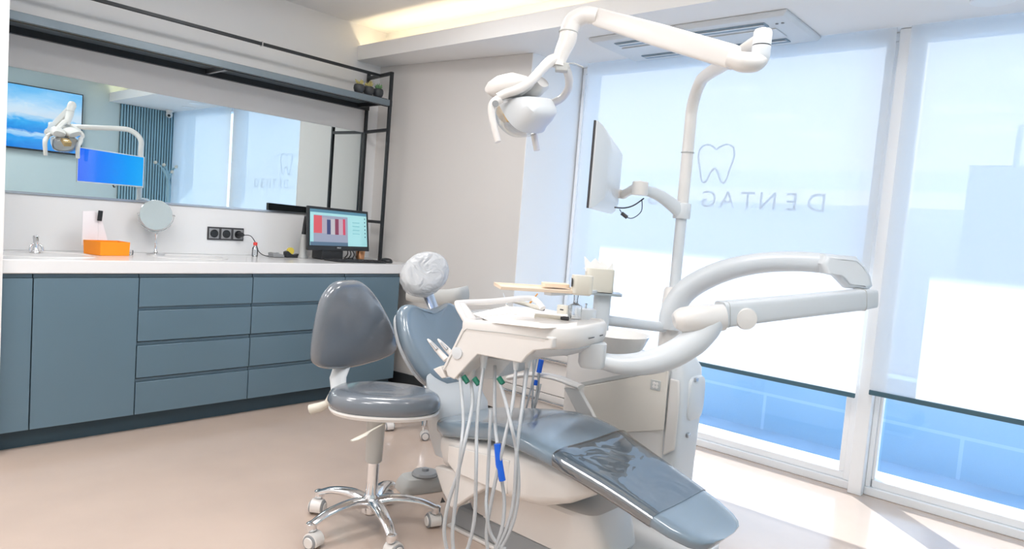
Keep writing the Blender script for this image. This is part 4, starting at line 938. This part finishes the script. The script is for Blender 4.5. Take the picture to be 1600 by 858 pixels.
MB().ring_loft([[P0 + nt_ * .0 - dt * i, P1 + dt * i, P1 + nt_ * (.15 + i), P0 + nt_ * .15 + nt_ * i] for i in (0,)][0:0] or [[p + Zu * h for p in (P0 - nt_ * w, P1 - nt_ * w, P1 + nt_ * (.15 + w), P0 + nt_ * (.15 + w))] for h, w in ((-.008, -.004), (.004, 0), (.006, -.006), (-.001, -.010))]).build('tray_plate', 'tray_paper', tt, bevel=.002)
ab = (Dp(865, 463, 2.52), Dp(945, 463, 2.60))
MB().box((0, -.018, -.012), ((pp - P0.lerp(P1, .65)).length, .018, .002), Matrix.Translation(Vector((P0.lerp(P1, .65).x, P0.lerp(P1, .65).y, zc - .012)) + nt_ * .06) @ Matrix.Rotation(math.atan2((pp - P0.lerp(P1, .65) - nt_ * .06).y, (pp - P0.lerp(P1, .65) - nt_ * .06).x), 4, 'Z')).build('bracket', 'plastic_cool', tt, bevel=.003)
nb_ = P0.lerp(P1, .78) + nt_ * .10 + Zu * .007
tag(MB().ring_loft([rrect(nb_ + Zu * h, dt, nt_, .05 * s_, .03 * s_, 6, 24) for h, s_ in ((0, 1), (.012, 1), (.013, .9))]).build('wooden_block', 'tray_paper'), 'flat tan block lying on the small raised tray', 'block')
cx0 = Dp(909, 448, 2.50); cbz = zc + .0
t = thing('cream_container', 'round cream plastic container on the end of the raised tray bracket', 'container', cx0 - Zu * .035)
MB().ring_loft([rrect(cx0 + Zu * h, rt, fw, .038 * s_, .032 * s_, 5, 28) for h, s_ in ((-.030, .8), (-.022, 1), (.038, 1), (.041, .96))]).build('container_body', 'plastic_cream', t)
MB().box((-.040, -.034, -.0), (-.0385, -.012, .03), Matrix.Translation(cx0) @ Matrix.Rotation(math.atan2(rt.y, rt.x), 4, 'Z')).build('dark_strip', 'rubber_dark', t, smooth=False)
# tissue box on its shelf behind
tb = Dp(936, 438, 2.80)
t = thing('tissue_box', 'pale grey tissue box with white tissues standing out of the top', 'tissue box', tb - Zu * .05)
MB().ring_loft([rrect(tb + Zu * h, rt, fw, .056 * s_, .05 * s_, 7, 32) for h, s_ in ((-.045, .98), (-.04, 1), (.045, 1), (.048, .97))]).build('box_body', 'plastic_cream', t)
ts = MB()
for k, (px, py, qx, qy, sx2, sy2, off) in enumerate(((930, 404, 912, 420, 948, 424, .0), (913, 401, 915, 424, 934, 424, -.02), (941, 407, 928, 424, 956, 424, .015), (957, 411, 944, 425, 958, 424, .0))):
    apex, l_, r_ = Dp(px, py, 2.80 + off), Dp(qx, qy, 2.79 + off), Dp(sx2, sy2, 2.80 + off)
    ts.ring_loft([[l_, r_, apex + Zu * .001 + rt * .003, apex], [l_ + fw * .012, r_ + fw * .016, apex + fw * .008 + Zu * .001 + rt * .003, apex + fw * .008]])
ts.build('tissues', 'tissue', t, smooth=False)
MB().ring_loft([rrect(tb + Vector((0, 0, h)) + rt * .02, rt, fw, .075, .055, 6, 28) for h in (-.057, -.047)]).build('shelf_plate', 'steel', t)
MB().ring_loft([rrect(tb + Vector((0, 0, h)) + rt * .02, rt, fw, .034, .03, 4, 28) for h in (-.20, -.0575)]).build('shelf_bracket', 'plastic_cool', t)
MB().tube([tb + Vector((0, 0, -.16)) + rt * .02, PXY + Vector((0, 0, .90))], .022, 14).build('shelf_arm', 'plastic_cool', t)

# ================================================================== OPERATING LIGHT
HC = Vector((2.045, 1.80, 1.755))
ol = thing('operating_light', 'white dental operating light on a long spring arm from the pole', 'operating light', EL)
MB().lathe([(.001, -.068), (.014, -.064), (.024, -.05), (.0285, -.03), (.0285, -.001)], EL + Vector((0, 0, 0)), n=32).build('elbow_body', 'plastic_cool', ol)
MB().lathe([(.0275, 0), (.0275, .004)], EL + Vector((0, 0, -.0015)), n=32).build('joint_gap', 'rubber_dark', ol)
MB().lathe([(.0285, .0025), (.0285, .042), (.025, .050), (.012, .055), (.001, .056)], EL, n=32).build('elbow_cap', 'plastic_cool', ol)
KN = Dp(930, 26, 2.58)
k0 = Dp(1146, 90, 2.19)
MB().tube(spline([Dp(1193, 88, 2.165), Dp(1180, 97, 2.16), Dp(1160, 97, 2.16), Dp(1140, 91, 2.18)], 5), interp([.022, .031, .032, .026], 16, 16), 20).build('elbow_neck', 'plastic_white', ol)
dA = (KN - k0).normalized(); uA = (Vector((0, 0, 1)) - dA * dA.z).normalized(); sA = dA.cross(uA)
LA = (KN - k0).length
MB().ring_loft([rrect(k0 + dA * LA * f, sA, uA, w, h, 6, 24) for f, w, h in ((-.02, .018, .022), (0, .022, .038), (.5, .022, .038), (.97, .020, .033), (1.0, .016, .026))]).build('spring_arm', 'plastic_white', ol)
kp = [(934, 26, 2.57), (915, 24, 2.585), (898, 32, 2.60), (890, 46, 2.60), (887, 62, 2.60), (880, 78, 2.60), (874, 94, 2.60), (872, 104, 2.60)]
kq = spline([Dp(*p) for p in kp], 5)
MB().tube(kq, interp([.030, .034, .036, .034, .034, .030, .026, .028], len(kq), len(kq)), 18).build('knee', 'plastic_white', ol)
MB().lathe([(.036, -.002), (.0365, 0), (.036, .002)], Dp(888, 51, 2.60), (Dp(887, 62, 2.60) - Dp(890, 42, 2.60)), 24).build('knee_ring', 'plastic_grey', ol)
hb = Dp(878, 104, 2.60)
MB().box((-.024, -.02, -.02), (.024, .02, .012), Matrix.Translation(hb) @ Matrix.Rotation(-.85, 4, 'Z')).build('hinge_block', 'plastic_grey', ol, bevel=.004)
MB().tube(spline([Dp(885, 100, 2.60), Dp(897, 99, 2.6), Dp(911, 105, 2.6)], 5), .0022, 6).build('thin_wire', 'plastic_grey', ol)
# yoke left and right
yl = [(872, 92, 2.60), (860, 96, 2.59), (845, 110, 2.575), (828, 128, 2.56), (808, 140, 2.55), (790, 146, 2.55), (778, 152, 2.55)]
ql = spline([Dp(*p) for p in yl], 5); MB().tube(ql, interp([.022, .026, .026, .026, .026, .024, .02], len(ql), len(ql)), 16, ry=interp([.022, .022, .018, .018, .018, .016, .015], len(ql), len(ql))).build('yoke_arm', 'plastic_white', ol)
yr = [(884, 106, 2.62), (889, 122, 2.66), (888, 138, 2.70), (879, 152, 2.73), (866, 160, 2.74), (858, 163, 2.74)]
qr = spline([Dp(*p) for p in yr], 5); MB().tube(qr, .015, 14, ry=.020).build('yoke_arm', 'plastic_white', ol)
# head: shell around an axis that looks at the chair
PL, PR = Dp(777, 156, 2.55), Dp(858, 163, 2.74)
HX = (PR - PL).normalized(); HM = PL.lerp(PR, .5) + Vector((0, 0, -.005))
HF = Vector((0, .80, -.60)); HF = (HF - HX * HF.dot(HX)).normalized()      # facing
HV = HX.cross(HF).normalized()
if HV.z < 0: HV = -HV
def hd(sx_, sv_, f, e=2.4, n=40, top=1.0, dv=0):
    r = []
    for k in range(n):
        a = k * 2 * PI / n; c_, s_ = math.cos(a), math.sin(a)
        x = sx_ * math.copysign(abs(c_) ** (2 / e), c_); v = sv_ * math.copysign(abs(s_) ** (2 / e), s_)
        if s_ > 0: v *= top
        r.append(HM + HX * x + HV * (v + dv) + HF * f)
    return r
MB().ring_loft([hd(sx_, sv_, f, e=3.2, top=.25, dv=dv_) for sx_, sv_, f, dv_ in ((.02, .02, -.085, -.055), (.055, .045, -.082, -.052), (.080, .070, -.066, -.042), (.092, .095, -.03, -.022), (.100, .115, .01, 0), (.103, .120, .03, 0), (.098, .114, .031, 0), (.085, .09, -.005, 0), (.03, .03, -.03, -.02))]).build('light_head', 'plastic_cool', ol)
# flared wings on the top of the head
for s_ in (-1, 1):
    wg = MB(); rr2 = []
    for f, xc, vc, w, h in ((-.095, .040, .025, .030, .022), (-.07, .050, .042, .050, .038), (-.02, .058, .062, .060, .046), (.025, .062, .076, .060, .042), (.05, .064, .084, .050, .026)):
        rr2.append(rrect(HM + HX * s_ * xc + HV * vc + HF * f, (HX * s_ + HV * .38).normalized(), (HV - HX * s_ * .38).normalized(), w, h, 2.5, 24))
    wg.ring_loft(rr2); wg.build('wing', 'plastic_white', ol)

# reflector glass and lamp
MB().ring_loft([hd(sx_, sv_, f, top=tp_) for sx_, sv_, f, tp_ in ((.101, .116, .030, .55), (.098, .108, .065, .55), (.078, .085, .100, .55), (.04, .045, .118, .55), (.01, .01, .122, .55))], False, True).build('front_glass', 'lamp_glass', ol)
MB().ring_loft([hd(sx_, sv_, f, top=.5) for sx_, sv_, f in ((.095, .108, .031), (.06, .065, .005), (.02, .02, -.004))], False, True).build('reflector', 'window_white', ol)
MB().box((-.030, -.022, .0), (.030, .022, .085), Matrix.Translation(HM + HV * .005 + HF * .01) @ Matrix((HX.to_4d(), HV.to_4d(), HF.to_4d(), (0, 0, 0, 1))).transposed().to_3x3().to_4x4()).build('lamp_holder', 'lamp_amber', ol, bevel=.004)
for p, pts_ in ((PL, [(782, 154, 2.55), (771, 163, 2.55), (768, 176, 2.55), (772, 198, 2.55), (778, 222, 2.55)]), (PR, [(858, 160, 2.74), (850, 172, 2.75), (836, 188, 2.75), (834, 205, 2.75), (839, 235, 2.75)])):
    q_ = spline([Dp(*p_) for p_ in pts_], 5)
    MB().tube(q_, interp([.018, .022, .020, .019, .017], len(q_), len(q_)), 16, ry=interp([.018, .018, .014, .013, .012], len(q_), len(q_))).build('handle', 'plastic_white', ol)
MB().lathe([(.012, -.003), (.012, .003)], Dp(774, 162, 2.53), -fw, 16).build('handle_button', 'rubber_grey', ol)

# ================================================================== CHAIR-SIDE MONITOR
dm = thing('chairside_monitor', 'flat white-backed monitor on a short arm at the pole', 'monitor', PXY + Vector((0, 0, 1.40)))
m0 = Vector((2.19, 1.56, 0)); m1_ = Vector((2.705, 1.80, 0)); md_ = (m1_ - m0).normalized(); mn_ = Vector((-md_.y, md_.x, 0))   # face looks to the counter
c_m = m0.lerp(m1_, .5); zb_, zt_ = 1.392, 1.728
def mpt(s_, z, off): return m0 + md_ * s_ + mn_ * off + Zu * (z - .035 * (s_ / .56) * max(0, (z - 1.40) / .33))
LM = (m1_ - m0).length
MB().ring_loft([[mpt(0 + i, zb_ + j, o), mpt(LM - i, zb_ + j, o), mpt(LM - i, zt_ - j, o), mpt(i, zt_ - j, o)] for i, j, o in ((.002, .002, .006), (0, 0, .002), (0, 0, -.008), (.02, .012, -.026), (.09, .05, -.048), (.16, .10, -.054))]).build('monitor_shell', 'plastic_cool', dm, bevel=.002)
screen_mat('blue_screen', [(0, (.0, .12, .95)), (.35, (.0, .22, 1.0)), (1, (.0, .42, 1.0))], 'X', .95, -.6, -.1)
sc2 = MB().prism([mpt(.008, zb_ + .012, .0062), mpt(LM - .008, zb_ + .012, .0062), mpt(LM - .008, zt_ - .008, .0062), mpt(.008, zt_ - .008, .0062)], mn_ * .001).build('screen', 'blue_screen', dm, smooth=False)
MB().prism([mpt(-.001, zb_, .006), mpt(-.001, zt_, .006), mpt(-.001, zt_, -.003), mpt(-.001, zb_, -.003)], -md_ * .0015).build('edge_trim', 'rubber_dark', dm, smooth=False)
jt = Dp(1000, 295, 2.92)
MB().tube([mpt(LM * .74, 1.49, -.036), mpt(LM * .80, 1.485, -.07), jt + Vector((0, 0, .018))], [.024, .020, .018], 14).build('tilt_neck', 'plastic_white', dm)
MB().lathe([(.001, -.030), (.032, -.028), (.034, -.02), (.034, .026), (.030, .030), (.001, .031)], jt, n=28).build('swivel_joint', 'plastic_white', dm)
MB().tube(spline([jt + Vector((.02, 0, -.002)), jt.lerp(PXY + Zu * 1.43, .45) + Zu * .012, PXY + Zu * 1.425 + Vector((-.02, 0, 0))], 6), .018, 14, ry=interp([.020, .026, .034], 13, 13), up=(0, 0, 1)).build('support_arm', 'plastic_cool', dm)
MB().lathe([(.036, -.034), (.038, -.03), (.038, .03), (.036, .034)], PXY + Zu * 1.425, n=28).build('pole_clamp', 'plastic_cool', dm)
MB().tube(spline([Dp(960, 324, 2.93), Dp(975, 325, 2.93), Dp(990, 321, 2.92), Dp(1006, 310, 2.92)], 5), .003, 8).tube(spline([Dp(968, 327, 2.93), Dp(975, 337, 2.92), Dp(988, 341, 2.92), Dp(1002, 330, 2.92), Dp(1003, 312, 2.92)], 5), .002, 8).build('cable', 'rubber_dark', dm)
MB().tube([Dp(971, 333, 2.92), Dp(980, 340, 2.92)], .008, 8).build('cable_ferrite', 'rubber_dark', dm)

# ================================================================== LOW CABINET AND SUCTION HOSES
lc = thing('low_drawer_cabinet', 'low white drawer cabinet with chrome bar handles behind the dental chair', 'cabinet', (3.44, 2.8, 0))
MB().box((3.345, 2.30, .095), (3.555, 3.32, .70)).build('carcass', 'plastic_cool', lc, bevel=.003)
MB().box((3.36, 2.31, 0), (3.55, 3.31, .0945)).build('toe_kick', 'baseboard_black', lc, smooth=False)
for z0, z1 in ((.10, .285), (.29, .545), (.55, .695)):
    d = MB().box((3.328, 2.303, z0), (3.3445, 3.317, z1)).build('drawer', 'plastic_white', lc, bevel=.002)
    MB().tube([(3.308, 2.40, z1 - .04), (3.308, 2.90, z1 - .04)], .011, 14).box((3.310, 2.44, z1 - .044), (3.329, 2.452, z1 - .036)).box((3.310, 2.86, z1 - .044), (3.329, 2.872, z1 - .036)).build('handle', 'chrome', d)
su = thing('suction_hoses', 'slim grey suction hoses with blue fittings hanging beyond the armrest', 'hoses', Dp(845, 560, 3.12))
for x0, y0, x1, y1 in ((833, 560, 830, 660), (838, 560, 822, 640), (845, 600, 830, 655), (822, 560, 812, 650)):
    MB().tube(spline([Dp(x0, y0, 3.12), Dp((x0 + x1) / 2 + 1, (y0 + y1) / 2, 3.12), Dp(x1, y1, 3.12)], 6), .0045, 10).build('hose', 'steel', su)
MB().tube([Dp(846, 562, 3.12), Dp(842, 582, 3.12)], .012, 12).build('suction_handpiece', 'blue_plastic', su)
MB().tube([Dp(838, 594, 3.12), Dp(837, 602, 3.12)], .009, 12).build('blue_fitting', 'blue_plastic', su)
MB().tube(spline([Dp(842, 582, 3.12), Dp(838, 620, 3.12), Dp(828, 655, 3.12), Dp(824, 700, 3.12)], 6), .006, 10).build('hose', 'hose_grey', su)
